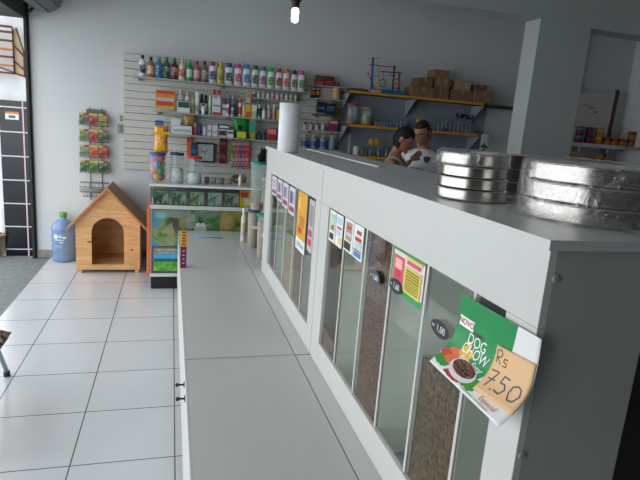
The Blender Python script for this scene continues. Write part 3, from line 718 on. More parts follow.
TB = [(142.5, 8, 55, 'e2e4e6', '22242c', '2c3450', 'slim', 'white bottle with a dark cap and navy label, first at the left'),
 (151, 8, 57, 'b0713c', '2e2420', 'c9ae90', 'round', 'amber bottle with a dark cap, second from the left'),
 (159, 8, 57, '2c86c4', '3ba0d8', '1c5c94', 'round', 'sky blue bottle with a blue cap'),
 (167, 7.5, 57, '24683a', '2a8a48', '20482c', 'slim', 'dark green bottle with a green cap'),
 (174.8, 7.5, 58, '5a2430', '2c6a3a', '8a4a50', 'slim', 'maroon bottle with a green cap'),
 (182.2, 7.5, 59, 'e6e2d6', 'd8c8a0', 'd0622c', 'slim', 'white bottle with an orange label and cream cap'),
 (189.8, 7.5, 60, '1f9a46', '2fb257', 'b7d8b8', 'slim', 'bright green bottle with a green cap'),
 (197.2, 7.5, 61, 'b8607a', '7a3c50', 'd0a0b0', 'slim', 'mauve bottle with a plum cap'),
 (205, 7.5, 61, '7a6460', '2c2826', '9a8478', 'slim', 'grey-brown bottle with a black cap'),
 (212.8, 7.5, 61.5, 'e4e4e8', 'a02c58', '26346a', 'wide', 'white bottle with a magenta cap and navy label'),
 (220.8, 7.5, 62, 'd8c62c', 'e0c020', '8a8a3c', 'slim', 'yellow bottle with a yellow cap'),
 (229.3, 8.6, 63, 'dfe3ea', '2c4a9a', '20242c', 'wide', 'white bottle with a blue cap and black label'),
 (238.5, 8, 64, 'e8e4e8', 'e03c8a', 'c8407a', 'wide', 'white bottle with a pink cap and pink label'),
 (247, 8, 64.5, 'e6eaee', '2f86d0', '3c74b8', 'wide', 'white bottle with a bright blue cap'),
 (255.7, 7.6, 65.5, 'e4e8e4', '1f6a3c', '2a3c30', 'wide', 'white bottle with a dark green cap'),
 (263.6, 7.6, 66.5, 'e2e8ee', '2c7ac0', '8a4a8a', 'wide', 'white bottle with a blue cap and violet label'),
 (271.5, 7.4, 67.5, 'e4eee4', '35b050', '3f9a50', 'wide', 'white bottle with a light green cap and green label'),
 (279.5, 7.4, 68.5, 'eae4e4', 'c8303a', '8a2430', 'wide', 'white bottle with a red cap'),
 (287, 7, 69, 'f0e6e0', 'e87a2c', 'd0503a', 'wide', 'white bottle with an orange cap'),
 (295, 7, 70.5, 'e8e4e4', '6a2040', '3c6a44', 'wide', 'white bottle with a maroon cap'),
 (302, 7, 71, 'f0e8ec', 'e040a0', '3f9a5a', 'wide', 'white bottle with a hot pink cap, last at the right')]
for (px, w, pyt, bc, cc, lc, shp, nm) in TB:
    a, b, h = unit(px-w/2, px+w/2, pyt, 5.70, Z1); bottle(nm, (a+b)/2, 5.70, Z1, (b-a)*.97, h, bc, cc, lc, shp)

# generic cartons, cans, bags placed on the shelves ---------------
def carton(label, px0, px1, pyt, y, z, col, acc=None, dy=.05, grp='cartons and bottles on the slatted panel', name='carton', cat='carton', lid=None, zt=None):
    a, b, h = unit(px0, px1, pyt, y, z); x = (a+b)/2; w = (b-a)/2*.94
    t = thing(name, label, cat, (x, y, z), grp)
    link('box_body', MB().box(-w, w, -dy/2, dy/2, 0, h), mat(col, .45), t, bevel=min(.002, h*.1))
    if name in ('blister_pack', 'leash_pack'): link('hook', MB().tube([(0, dy/2-.002, h*.93), (0, 5.868-y, h*.93)], .003, 6), mat('9aa0a0', .4, .5), t)
    if acc:
        s_ = MB(); k = 0
        for (v0, v1, c) in acc: s_.box(-w*.9, w*.9, -dy/2-.0012, -dy/2-.0002, h*v0, h*v1, k); k += 1
        link('print', s_, [mat(c, .5) for _, _, c in acc], t)
def can(label, px0, px1, pyt, y, z, body, cap=None, band=None, grp='cartons and bottles on the slatted panel', name='bottle', cat='bottle', capf=.2, clear=False):
    a, b, h = unit(px0, px1, pyt, y, z); r = (b-a)/2*.95
    t = thing(name, label, cat, ((a+b)/2, y, z), grp)
    hb = h*(1-capf) if cap else h
    link('body', MB().lathe([(r*.93, 0), (r, min(.004, h*.1)), (r, hb*.86), (r*.8, hb*.96), (r*.62, hb)], n=18), mat(body, .35), t)
    if cap: link('cap', MB().lathe([(r*.66, hb+.0005), (r*.66, h-.002), (r*.55, h)], n=14), mat(cap, .4), t)
    if band: link('label', MB().lathe([(r+.001, hb*.2), (r+.001, hb*.7)], n=18, caps=False), mat(band, .4), t, fixn=False)
y2 = 5.70
def S(*a, **k): carton(*a, **k)
S('orange and red hanging pack with a silver blade picture', 155, 175.5, 90.5, y2, at_y(165, 108.5, y2).z, 'd9862c', [(.82, .97, 'd23a2a'), (.18, .38, 'd2472c'), (.42, .60, 'b8bcc8'), (0, .12, 'd8b23a')], dy=.02, name='blister_pack', cat='pack')
can('white spray can left of its twin on the second shelf', 178, 184, 90, y2+.08, Z2, 'dfe2e0', 'c9ccc8', '8fa09a')
can('second white spray can, right of its twin', 184.8, 190.5, 91, y2+.08, Z2, 'dfe2e0', 'c9ccc8', '9aa8a6')
S('white carton with a dark green picture in front of the spray cans', 177, 190.5, 101.5, y2-.04, Z2, 'dadddb', [(.45, .95, '1f5a3c')])
can('beige little bottle right of the white spray cans', 191, 195, 96, y2, Z2, 'c2b89a', '8a9a7c')
S('tall white carton before the dark green bottles', 195.3, 199, 92, y2, Z2, 'e2e4e2', [(.1, .4, '8fa89a')])
can('dark green bottle, left one of the dark pair', 199.8, 203.8, 94, y2+.06, Z2, '1e4432', '1b3426', 'd0d6d0')
can('dark green bottle, right one of the dark pair', 204.2, 208, 95, y2+.06, Z2, '22503a', '1b3426', 'c8cec8')
can('short white vial in front of the dark green bottles', 201.5, 205.5, 104, y2-.05, Z2, 'dde0de', '3a4a44')
can('pale green slim bottle left of the red-capped pair', 208.5, 211.8, 95.5, y2, Z2, 'bcd8c0', 'e2e6e2')
can('white bottle with a red cap, left of the pair', 212.2, 216.6, 89.5, y2+.03, Z2, 'dcdde2', 'c42434', 'b9c0cc')
can('white bottle with a red cap, right of the pair', 217, 221.4, 90, y2+.03, Z2, 'dcdde2', 'c42434', 'c3b0c0')
S('white and red carton in front of the red-capped bottles', 212.3, 221, 98, y2-.04, Z2, 'd4d6de', [(.02, .18, 'c8303a'), (.5, .6, '8a90b0')])
S('low white carton with a blue stripe', 222, 226.8, 104.5, y2-.02, Z2, 'dfe1e6', [(.5, .7, '4a68a0')])
can('grey-blue spray can, left of two', 225.8, 230.4, 94.5, y2+.07, Z2, '93a3b4', 'a9b6c2', '5a7090')
can('grey-blue spray can, right of two', 231, 235.4, 95, y2+.07, Z2, '93a3b4', 'a9b6c2', '3c6a80')
can('red-striped white tube before the spray cans', 226.8, 230, 100.5, y2-.04, Z2, 'e2dcdc', 'c8323a', 'cc3c40')
can('teal and white tube before the spray cans', 231, 234.6, 105, y2-.04, Z2, 'c8d8dc', '2f7a8a', '3a8090')
can('white bottle with an orange cap and orange stripe', 238.6, 242.2, 98.8, y2, Z2, 'ece4dc', 'e0522c', 'd84a2c')
can('plain white slim bottle', 242.8, 245.4, 102.8, y2, Z2, 'e6e6e6', 'd0d0d0')
S('yellow and orange carton', 245.8, 251.2, 104.4, y2-.02, Z2, 'd9b33a', [(.02, .45, 'd4582c')])
S('white and pale green carton right of the yellow and orange one', 251.6, 256.8, 104.8, y2-.02, Z2, 'dde5dc', [(.1, .5, 'a5cf9a')])
can('green and white upright tube', 257.4, 261.2, 100.4, y2, Z2, 'dce4de', '3c7a5a', '1f5c40')
can('small white bottle right of the green and white tube', 262.2, 266, 108.4, y2-.03, Z2, 'e2e4e4', 'c8cccc')
can('dusty pink bottle, left of two', 267, 271, 105, y2, Z2, 'c9a0a2', 'dcd2d0', 'd8ccc8')
can('dusty pink bottle, right of two', 272.4, 276.6, 104.5, y2, Z2, 'c2a6a0', 'dcd2d0', 'b87878')
can('yellow vial just left of the plastic bag roll', 277, 280, 107, y2, Z2, 'c9c02c', '3c8a44')
can('small green jar behind the plastic bag roll', 283, 288, 108, y2, Z2, '3c7a4c', 'd0d4d0')
# little tubes on the short shelf
yt = 5.80
LT = ['a05070', 'd8d8dc', 'd0a8b4', 'd8dce0', 'cf9aa8', 'd8d8dc', 'c98c9c', 'd4dcd4', '9ab88c', 'c4b060']
for k in range(10):
    x0 = 252.5+k*4.6
    can(f'pale little tube with a {["plum","grey","rose","white","pink","silver","dusky rose","mint","sage","ochre"][k]} band on the short shelf', x0, x0+3.9, 91.5+k*.35, yt, ST, 'ddd9dc', 'c9c6cc', LT[k], grp='little tubes on the short shelf', name='tube', cat='tube', capf=.15)
S('tall slim carton with a yellow top behind the yellow and orange one', 246, 250.8, 93.5, y2+.06, Z2, 'd8d8d6', [(.82, .99, 'c9a83a'), (.5, .6, '8a6a9a')], dy=.04)
# third shelf
y3 = 5.70
S('blue and green flat pack at the left end of the third shelf', 155, 164, 120.5, y3, Z3, '2c4a6a', [(.1, .5, '3f7a5c'), (.6, .85, '4a6ab0')])
S('white carton under the spray cans on the third shelf', 170.8, 181, 118.5, y3+.04, Z3, 'dfe1e2', [(.3, .5, 'b9bec4')])
S('long white tray left of the pink jar', 172, 192.5, 125.8, y3-.05, Z3, 'd8dade', [(.3, .6, 'aab0b8')])
# gold bag
a, b, h = unit(183, 196, 110.5, y3+.06, Z3)
t = thing('snack_bag', 'gold and brown snack bag standing on the third shelf', 'bag', ((a+b)/2, y3+.06, Z3+.0), 'bags on the slatted panel')
def bagmesh(w, h, d, wav=.04):
    mb = MB(); nx, nz = 10, 12; vs = []
    for s_ in (-1, 1):
        for j in range(nz+1):
            v = j/nz; bulge = math.sin(PI*min(1, max(0, v*.96+.03)))**.6
            for i in range(nx+1):
                u = i/nx*2-1; bu = (1-u*u)**.5
                vs.append(((u*w/2)*(1-.10*bulge), s_*(d/2*bulge*bu+.0008), v*h+.003*math.sin(u*9)*(v > .9)))
    k = (nx+1)*(nz+1); fs = []
    for s_ in (0, 1):
        for j in range(nz):
            for i in range(nx): q = s_*k+j*(nx+1)+i; fs.append((q, q+1, q+nx+2, q+nx+1))
    for j in range(nz):
        for i in (0, nx): q = j*(nx+1)+i; fs.append((q, q+nx+1, q+nx+1+k, q+k))
    for i in range(nx):
        for j in (0, nz): q = j*(nx+1)+i; fs.append((q, q+1, q+1+k, q+k))
    return mb.add(vs, fs, 0, True)
link('bag_body', bagmesh((b-a), h, .05), ramp_mat([(.35, '7a5a34'), (.5, 'a8873c'), (.65, 'c29a4a')], 14, 'noise', .3), t)
link('paper_band', MB().box(-(b-a)*.45, (b-a)*.5, -.034, -.0265, .0, h*.22), mat('c8982c'), t)
can('pink jar on the third shelf', 193.6, 197.4, 123.6, y3, Z3, 'd8809a', 'c9c4c8', name='jar', cat='jar')
can('violet-blue jar right of the pink one', 198, 201.6, 124, y3, Z3, '4a48a0', '3c3a80', name='jar', cat='jar')
can('white jar, first of three small white ones', 203, 206.8, 124.5, y3, Z3, 'd8d8da', '9a9aa0', name='jar', cat='jar')
S('small white carton left of the stacked booklets', 207.4, 211.6, 125, y3, Z3, 'dcdcde', [(.4, .6, 'b0a8a8')])
S('slightly larger white carton left of the stacked booklets', 212.2, 217.8, 125.6, y3, Z3, 'd9dadd', [(.35, .5, 'a8a8b0')])
S('dark-edged white carton under the stacked booklets', 218.4, 226.4, 129, y3, Z3, 'c9cacd', [(.2, .8, '3c3c44')])
S('flat white carton under the stacked booklets at right', 227, 233.8, 130, y3-.02, Z3, 'd8dadb', [(.5, .8, '55505c')])
zb_ = at_y(223, 129, y3).z+.002
S('white-faced booklets stacked on the dark-edged carton', 218.4, 229.4, 124.5, y3, zb_, '2c2e34', [(.2, .75, 'd0d2d4')], dy=.06, name='booklet_stack', cat='booklets')
a, b, h = unit(233.4, 248.5, 117, y3+.04, Z3)
t = thing('treat_bag', 'green treat bag with a brown dog picture on the third shelf', 'bag', ((a+b)/2, y3+.07, Z3+.0), 'bags on the slatted panel')
link('bag_body', bagmesh((b-a), h, .05), ramp_mat([(.36, '1c2a1c'), (.46, '2c9a3c'), (.62, '35a848'), (.7, '7a4a34')], 12, 'noise', .35), t)
S('yellow carton with green ends before the green treat bag', 236.4, 246.6, 131.2, y3-.06, Z3, '2f8a3c', [(.1, .9, 'd8cf2c')])
S('tall teal and yellow carton right of the green treat bag', 250, 256, 117, y3, Z3, '3fa88a', [(.02, .3, 'd0b43a'), (.8, .98, 'b8b83a')])
can('dark green jar right of the teal carton', 256.8, 261.8, 131, y3, Z3, '24403a', '2c504a', name='jar', cat='jar')
can('second dark green jar right of the teal carton', 262.4, 266.2, 130, y3, Z3, '2a4a4c', '4a5a60', name='jar', cat='jar')
S('red and pink pack at the right of the third shelf', 267, 276.6, 128, y3, Z3, 'c24a58', [(.55, .9, 'd89a9c'), (.1, .4, 'a8303c')])
S('dull blue carton half behind the bag roll', 277, 284, 129, y3+.03, Z3, '4a6a90', [(.4, .7, '8fa8c0')])
# right part of the panel
yr = 5.78
zq = at_y(325, 86, yr).z
shelf('tiny top shelf right of the shampoo row', 1.50, 1.80, zq, 5.68)
S('red and green boxes in a row, left part on the tiny top shelf', 315, 324, 75.5, yr, zq, '8a2830', [(.55, .9, '3c5a3c'), (.1, .4, 'b04048')])
S('red box right of the red and green ones on the tiny top shelf', 324.6, 334, 76.5, yr, zq, '7c2c3a', [(.2, .5, 'a8404c'), (.6, .9, '4c3c34')])
for k, x in enumerate((311, 315.8)):
    S(f'{["left","right"][k]} one of two small black and orange packs hanging under the tiny shelf', x, x+4.3, 86.5, 5.845, at_y(x, 98, 5.845).z, '2a2422', [(.3, .6, 'c88a3c'), (.7, .9, 'b8b0a0')], dy=.02, name='blister_pack', cat='pack')
can('clear jar with a red lid and orange sweets at the panel end', 333, 341, 83, yr, ZJ, 'b9b4b0', 'c03038', 'd89a4c', name='jar', cat='jar')
S('dark navy carton, left half of the dark pair on the panel', 317, 325.5, 102, yr, at_y(324, 113, yr).z, '1c2430', [(.3, .55, '4a6a88')])
S('dark teal carton, right half of the dark pair on the panel', 326, 335, 103.5, yr, at_y(330, 114.5, yr).z, '1a2c34', [(.3, .5, '3a6a70'), (.6, .7, '7a8a90')])
zd = at_y(326, 115, yr).z-.002
shelf('short dark shelf under the navy cartons', 1.50, 1.80, zd, 5.70, mat('33383a', .4))
S('olive hanging pack right of the navy cartons', 336, 342, 103, yr+.03, at_y(339, 120, yr+.03).z, '6a6c34', [(.3, .7, '4a4c2c')], dy=.02, name='blister_pack', cat='pack')
zc_ = at_y(320, 130.5, yr).z
shelf('glass-fronted shelf with red-capped pots right of the bag roll', 1.42, 1.80, zc_, 5.66)
for k in range(4):
    can(f'white pot with a {["grey","red","dark","pale"][k]} top, {["first","second","third","fourth"][k]} right of the bag roll', 303+k*6, 307.4+k*6, 122+k*.4, yr, zc_, 'c0b9b4', ['5a6058', 'c02c34', '4a4440', 'b8b0ac'][k], None, name='pot', cat='pot', grp='pots right of the bag roll')
S('red and blue box at the right end beside the pots', 329, 338, 120, yr, zc_, 'a02838', [(.1, .6, '6a3a7a'), (.7, .9, 'c8b0b0')])
zl = at_y(320, 149, yr).z
shelf('lower shelf with blue-labelled jars right of the bag roll', 1.42, 1.80, zl, 5.66)
for k in range(4):
    can(f'glass jar with a blue label, {["first","second","third","fourth"][k]} right of the bag roll', 301.5+k*9.2, 308.6+k*9.2, 134.5+k*.5, yr, zl, '8a97a4', 'a0a8ac', ['2c4a8a', '2f5494', '345c98', '6a8a90'][k], name='jar', cat='jar', grp='blue-labelled jars')
# hanging goods under the third shelf
cp = at_y(205, 152.5, 5.84)
t = thing('wall_clock', 'square dark-framed clock on the slatted panel', 'clock', (cp.x, 5.84, cp.z))
hw = .105
fr = MB(); fr.prism([(x*hw+(.0), z*hw) for x, z in ((-1, -.9), (-.9, -1), (.9, -1), (1, -.9), (1, .9), (.9, 1), (-.9, 1), (-1, .9))], 'y', -.015, .02)
link('case', fr, mat('23282a', .4), t)
link('dial', MB().box(-hw*.82, hw*.82, -.0165, -.0152, -hw*.82, hw*.82), mat('a9b4b4', .5), t)
hd = MB(); hd.obox((.01, -.0185, .015), (.02, 0, .028), (0, .0006, 0), (-.0025, 0, .0018)); hd.obox((-.022, -.0185, .01), (.024, 0, -.01), (0, .0006, 0), (.0014, 0, .0032))
link('hands', hd, BLACK, t)
tk = MB()
for k in range(12):
    a = 2*PI*k/12; tk.box(hw*.7*math.cos(a)-.004, hw*.7*math.cos(a)+.004, -.0175, -.0166, hw*.7*math.sin(a)-.004, hw*.7*math.sin(a)+.004)
link('hour_marks', tk, BLACK, t)
yh = 5.84
S('orange pack standing left of the square clock', 186.8, 192.4, 137, yh, at_y(190, 155.5, yh).z, 'd8622c', [(.75, .95, 'c8402c')], dy=.02, name='blister_pack', cat='pack')
S('navy pack between the orange pack and the clock', 190.5, 197, 143.5, yh-.03, at_y(193, 156.5, yh-.03).z, '2a4660', [(.3, .55, '4a7090')], dy=.02, name='blister_pack', cat='pack')
S('maroon leash pack hanging right of the clock', 219.5, 227, 138.5, yh, at_y(223, 163.5, yh).z, '5a2428', [(.2, .35, '8a4a48'), (.5, .6, '3a1a1c'), (.75, .85, '8a5a58')], dy=.025, name='leash_pack', cat='leash')
S('tan and green pack between the maroon leashes and the colourful ones', 227.5, 232, 143, yh, at_y(229, 157, yh).z, '9a8060', [(.3, .6, '4a8a3c')], dy=.02, name='blister_pack', cat='pack')
# colourful leashes: strips
cl = ['c8304a', '2c7a44', 'c83a50', '2c3c70', 'b8304a']
for k in range(5):
    px0 = 232+k*3.5
    a = at_y(px0, 139.5+k*.2, yh-.01); b = at_y(px0+2.6, 168, yh-.01)
    t = thing('pet_collar', f'{["red","green","crimson with green dots","navy","dark red"][k]} braided collar, {["first","second","third","fourth","fifth"][k]} from the left in the hanging bunch', 'collar', ((a.x+b.x)/2, yh-.01, b.z), 'collars hanging in a bunch')
    w = (b.x-a.x)/2; hh = a.z-b.z
    link('strap', MB().box(-w, w, -.008, .008, 0, hh), ramp_mat([(.3, cl[k]), (.5, cl[(k+1) % 5]), (.6, 'd8cfc8'), (.7, cl[k])], 60, 'noise', .6), t, bevel=.002)
    link('buckle', MB().box(-w*.9, w*.9, -.010, .010, hh-.02, hh+.002), mat('b0b0b0', .3, .8), t)
cb = at_y(237, 138.5, yh)
tag(link('collar_header_card', MB().box(cb.x-.05, cb.x+.07, yh+.0, yh+.006, cb.z-.02, cb.z+.03), mat('27406a')), 'dark blue header card above the bunch of collars', 'card')
# yellow hanging candy bag above the toy jar
p0 = at_y(153, 152, 5.60); p1 = at_y(170, 126, 5.60)
t = thing('treat_bag', 'yellow and orange treat bag above the jar of coloured balls', 'bag', ((p0.x+p1.x)/2, 5.72, p0.z-.02), 'bags on the slatted panel')
p0 = at_y(154, 152, 4.95); p1 = at_y(168.5, 126, 4.95)
zj_ = (at_y(149.5, 152.5, 4.95).z+at_y(166.5, 152.5, 4.95).z)/2+.001
t.location = ((p0.x+p1.x)/2, 4.95, zj_)
link('bag_body', bagmesh(p1.x-p0.x, p1.z-p0.z, .07), ramp_mat([(.36, 'c8b02c'), (.44, 'e8a01c'), (.5, 'e8b82c'), (.56, 'd0603c'), (.64, 'c8a080')], 26, 'noise', .3), t)
link('header', MB().prism([(-.085, .155), (.08, .165), (.078, .18), (.02, .185), (.018, .215), (-.02, .215), (-.022, .185), (-.087, .170)], 'y', -.042, -.036), mat('e9ad1c', .4), t)

# ------------------------------------------------------------------ glass showcase
sx0, sx1, sy0, sy1 = -.172, .80, 4.785, 5.25
t = thing('glass_showcase', 'low glass-topped showcase with pet posters on its front', 'showcase', ((sx0+sx1)/2, (sy0+sy1)/2, 0))
link('kick_base', MB().box(sx0+.01, sx1-.01, sy0+.01, sy1-.01, 0, .115), mat('141518', .5), t, world=True)
link('bottom_rail', MB().box(sx0, sx1, sy0, sy1, .1155, .145), WHITE, t, world=True, bevel=.002)
link('front_board', MB().box(sx0+.012, sx1-.012, sy0+.012, sy0+.03, .1455, .735), mat('3a5a58', .5), t, world=True)
link('middle_rail', MB().box(sx0, sx1, sy0, sy1, .7355, .77), WHITE, t, world=True, bevel=.002)
link('top_shelf', MB().box(sx0-.01, sx1, sy0-.005, sy1, .935, .955), mat('dde3e1', .2), t, world=True, bevel=.002)
link('glass_front', MB().box(sx0+.002, sx1-.002, sy0+.002, sy0+.007, .7705, .9345), GL, t, world=True)
link('back_board', MB().box(sx0+.002, sx1-.002, sy1-.02, sy1-.002, .7705, .9345), mat('6e7472', .6), t, world=True)
for x in (sx0, sx1-.012): link('corner_post', MB().box(x, x+.012, sy0+.008, sy0+.02, .7705, .9345), STEEL, t, world=True)
link('orange_side', MB().box(sx0-.028, sx0-.002, sy0, sy1, .13, .745), mat('d8692e', .5), t, world=True)
link('side_wall', MB().box(sx0+.0, sx0+.0115, sy0+.0125, sy1, .1455, .735), WHITE, t, world=True)
# posters on the front board
pics = [(sx0+.015, .125, .40, .728, 'squirrel poster in blue and yellow tones on the showcase front', [(.30, '35583f'), (.42, '6a8450'), (.5, '8a8c5c'), (.56, '5a8a90'), (.7, '4a7c98')], 0),
        (.127, .43, .40, .728, 'poster with a grey-white puppy on green, middle of the showcase front', [(.32, '1f3c24'), (.45, '3c6a3a'), (.56, '6f7f6e'), (.66, '9a988f'), (.75, '4a6a40')], 1),
        (.433, .78, .40, .728, 'green and ochre animal poster at the right of the showcase front', [(.32, '2c4a26'), (.45, '6a7a3a'), (.56, '8a8044'), (.68, 'a09058')], 2)]
for (x0, x1, z0, z1, lb_, st, kd) in pics:
    t = thing('animal_poster', lb_, 'poster', ((x0+x1)/2, sy0+.008, z0), 'posters on the showcase front')
    link('print', MB().box(x0, x1, sy0+.0085, sy0+.0115, z0, z1), ramp_mat(st, 7, 'noise', .25, detail=5, distortion=.8), t, world=True)
    if kd == 0:
        q = MB(); Y = sy0+.008
        def blob(cx_, cz_, rx_, rz_, mi):
            n = 22; q.add([(cx_, Y, cz_)]+[(cx_+rx_*math.cos(2*PI*i/n)*(1+.1*math.sin(4*i)), Y, cz_+rz_*math.sin(2*PI*i/n)*(1+.1*math.cos(3*i))) for i in range(n)], [(0, 1+(i+1) % n, 1+i) for i in range(n)], mi)
        blob(.005, .64, .035, .025, 0); Y -= .0002; blob(.045, .61, .03, .05, 0); Y -= .0002; blob(.06, .55, .035, .04, 1); Y -= .0002; blob(-.02, .53, .06, .025, 2); Y -= .0002; blob(-.07, .50, .05, .02, 3); Y -= .0002; blob(-.08, .68, .05, .03, 4)
        link('squirrel_picture', q, [mat('4a4438'), mat('5e4c38'), mat('988a54'), mat('4a7a3c'), mat('6fa2ae')], t, world=True, fixn=False)
    if kd == 1:
        q = MB(); n = 22
        for (cx_, cz_, r_, mi) in ((.26, .56, .055, 0), (.24, .60, .02, 1), (.285, .60, .02, 1), (.27, .50, .03, 2)):
            yy = sy0+.008-.0003*(mi+1)
            q.add([(cx_, yy, cz_)]+[(cx_+r_*math.cos(2*PI*i/n), yy, cz_+r_*math.sin(2*PI*i/n)) for i in range(n)], [(0, 1+(i+1) % n, 1+i) for i in range(n)], mi)
        link('puppy_picture', q, [mat('9aa09c'), mat('b8bcb8'), mat('c86a6a')], t, world=True, fixn=False)
t = thing('landscape_poster', 'framed poster of a green meadow and blue lake low on the showcase', 'poster', (-.02, sy0+.005, .165))
link('border', MB().box(sx0+.018, .125, sy0+.006, sy0+.0115, .160, .392), mat('6a4a50', .4), t, world=True)
link('field', MB().box(sx0+.03, .118, sy0+.0045, sy0+.0057, .170, .382), mat('7a7a70', .4), t, world=True)
ls = MB(); ls.box(sx0+.034, .114, sy0+.003, sy0+.0042, .172, .255, 0).box(sx0+.034, .114, sy0+.003, sy0+.0042, .255, .285, 1).box(sx0+.034, .114, sy0+.003, sy0+.0042, .285, .325, 2)
link('landscape', ls, [ramp_mat([(.35, '2f7a2c'), (.5, '4a9a38'), (.65, '8ab83c')], 25), mat('1f5a4c'), mat('3f9ac8', nz=.2)], t, world=True)
for k, (s_, sz) in enumerate((('ARTE E ANIMAIS', .026), ('PET SHOP E CIA', .022))):
    q = text_mb(s_, sz); mapmb(q, lambda v: Vector((v.x*.92-.028, sy0+.0043-v.z, v.y+.362-.026*k)))
    link('lettering', q, mat('c9c9c0'), t, world=True, fixn=False)
# flat boxes inside the showcase
cc = [('3f6a4a', 'grey-green'), ('4a7a6a', 'teal'), ('7a9a70', 'leafy one with a red bird'), ('8aa8b0', 'pale blue'), ('5a6a60', 'dark grey'), ('b0b8ac', 'cream')]
for k in range(5):
    x0 = -.15+k*.155
    t = thing('picture_box', f'{cc[k][1]} picture box, {["first","second","third","fourth","fifth"][k]} from the left inside the showcase', 'box', (x0+.068, 4.84, .7705), 'picture boxes inside the showcase')
    link('box_body', MB().box(-.066, .066, -.02, .02, 0, .128), mat('4c5450', .3), t, bevel=.002)
    link('cover', MB().box(-.060, .060, -.0215, -.0202, .006, .122), ramp_mat([(.34, '26382e'), (.46, cc[k][0]), (.58, 'a8b8ac'), (.68, 'c03c34' if k == 2 else cc[(k+1) % 6][0])], 16, 'noise', .3, distortion=1), t)
t = thing('carton', 'yellow, red and white carton at the right end of the showcase', 'carton', (.66, 4.84, .7705))
link('box_body', MB().box(-.05, .05, -.02, .03, 0, .15), mat('d8b82c', .4), t, bevel=.002)
link('print', MB().box(-.045, .02, -.0215, -.0205, .09, .14, 0).box(-.01, .047, -.0215, -.0205, .02, .08, 1), [mat('c8303a'), mat('e0e0dc')], t)

# jars on the showcase top
def jar(label, px0, px1, pyt, pyb, y, lidc, name='jar', handle=False, hexa=24, grp='jars on the showcase', z=None, taper=1.0, lidf=.09):
    z = .955 if z is None else z
    a, b, h = unit(px0, px1, pyt, y, z); r = (b-a)/2*.97
    t = thing(name, label, 'jar', ((a+b)/2, y, z), grp); hb = h*(1-lidf)
    G = glassmat('e8f0f0', .10, .06, 1.4)
    link('glass_body', MB().lathe([(r*.9*taper, .0), (r*taper, .006), (r*(taper+1)/2, hb*.5), (r, hb*.85), (r*.93, hb)], n=32, caps=False).lathe([(0, .0005), (r*.9*taper, 0)], n=32, caps=False), G, t)
    link('lid', MB().lathe([(r*1.0, hb+.0005), (r*1.02, hb+.004), (r*1.02, h-.003), (r*.97, h)], n=32), mat(lidc, .4), t)
    if handle: link('knob', MB().tube([(-.022, 0, h), (-.022, 0, h+.035), (-.01, 0, h+.048), (.01, 0, h+.048), (.022, 0, h+.035), (.022, 0, h)], .006), mat('d8dada', .4), t)
    return (a+b)/2, y, z, r, hb
x, y, z, r, hb = jar('clear jar of coloured balls with a blue lid', 149.5, 166.5, 152.5, 181, 4.95, '2c50a8')
bc = ['d8502c', '6a3ca8', 'd89a2c', 'd03c3c', 'e06a30', '3c9a5a', 'c83a6a', '4a8ac8', 'd8b83c', 'a03c8a', 'd84a3c', '5aa84a', '8a3ca0', 'e0702c', 'c8303c']
nmz = ['orange', 'violet', 'amber', 'red', 'tangerine', 'green', 'rose', 'blue', 'yellow', 'purple', 'scarlet', 'lime', 'plum', 'coral', 'crimson']
rb = .038; k = 0
for lay in range(4):
    for j in range(3):
        a = 2*PI*j/3+lay*1.05+.4; zz = z+.008+rb+lay*rb*1.45
        o = link('toy_ball', MB().ball((0, 0, 0), rb), mat(bc[k], .4), loc=(x+math.cos(a)*(r-rb-.004)*.95, y+math.sin(a)*(r-rb-.004)*.95, zz))
        tag(o, f'{nmz[k]} toy ball in the {["bottom","second","third","top"][lay]} layer of the blue-lidded jar', 'ball', 'toy balls in the jar'); k += 1
x, y, z, r, hb = jar('clear jar of white sweets with a dark blue lid and handle', 170, 184.5, 152.5, 181, 4.97, '20305c', handle=True)
def lump(label, x, y, z, r, h, m_, cat='sweets', seed=0, amp=.012):
    mb = MB(); n = 28; prof = [(r, 0), (r, h*.5), (r, h*.85), (r*.75, h), (r*.3, h*1.03)]
    mb.lathe([(a, b) for a, b in prof], n=n)
    mb.v = [v+Vector((0, 0, amp*noise.noise(Vector((v.x*40+seed, v.y*40, v.z*10)))*(1 if v.z > h*.3 else 0))) for v in mb.v]
    tag(link('loose_filling', mb, m_, loc=(x, y, z+.002)), label, cat, kind='stuff')
lump('white sweets heaped in the jar with the dark blue lid', x, y, z, r*.93, hb*.52, ramp_mat([(.15, 'd2cfbe'), (.5, 'eceadf'), (.9, 'f6f5f0')], 55, 'voronoi', .6, .35, dist=.01), seed=2)
x, y, z, r, hb = jar('clear jar of white granules with a red lid', 187.3, 202.5, 156.5, 182, 4.95, 'c8303c')
lump('white granules in the red-lidded jar', x, y, z, r*.93, hb*.42, ramp_mat([(.15, 'd6d2d6'), (.5, 'ebe8ec'), (.9, 'f5f4f5')], 110, 'voronoi', .7, .3), seed=5)
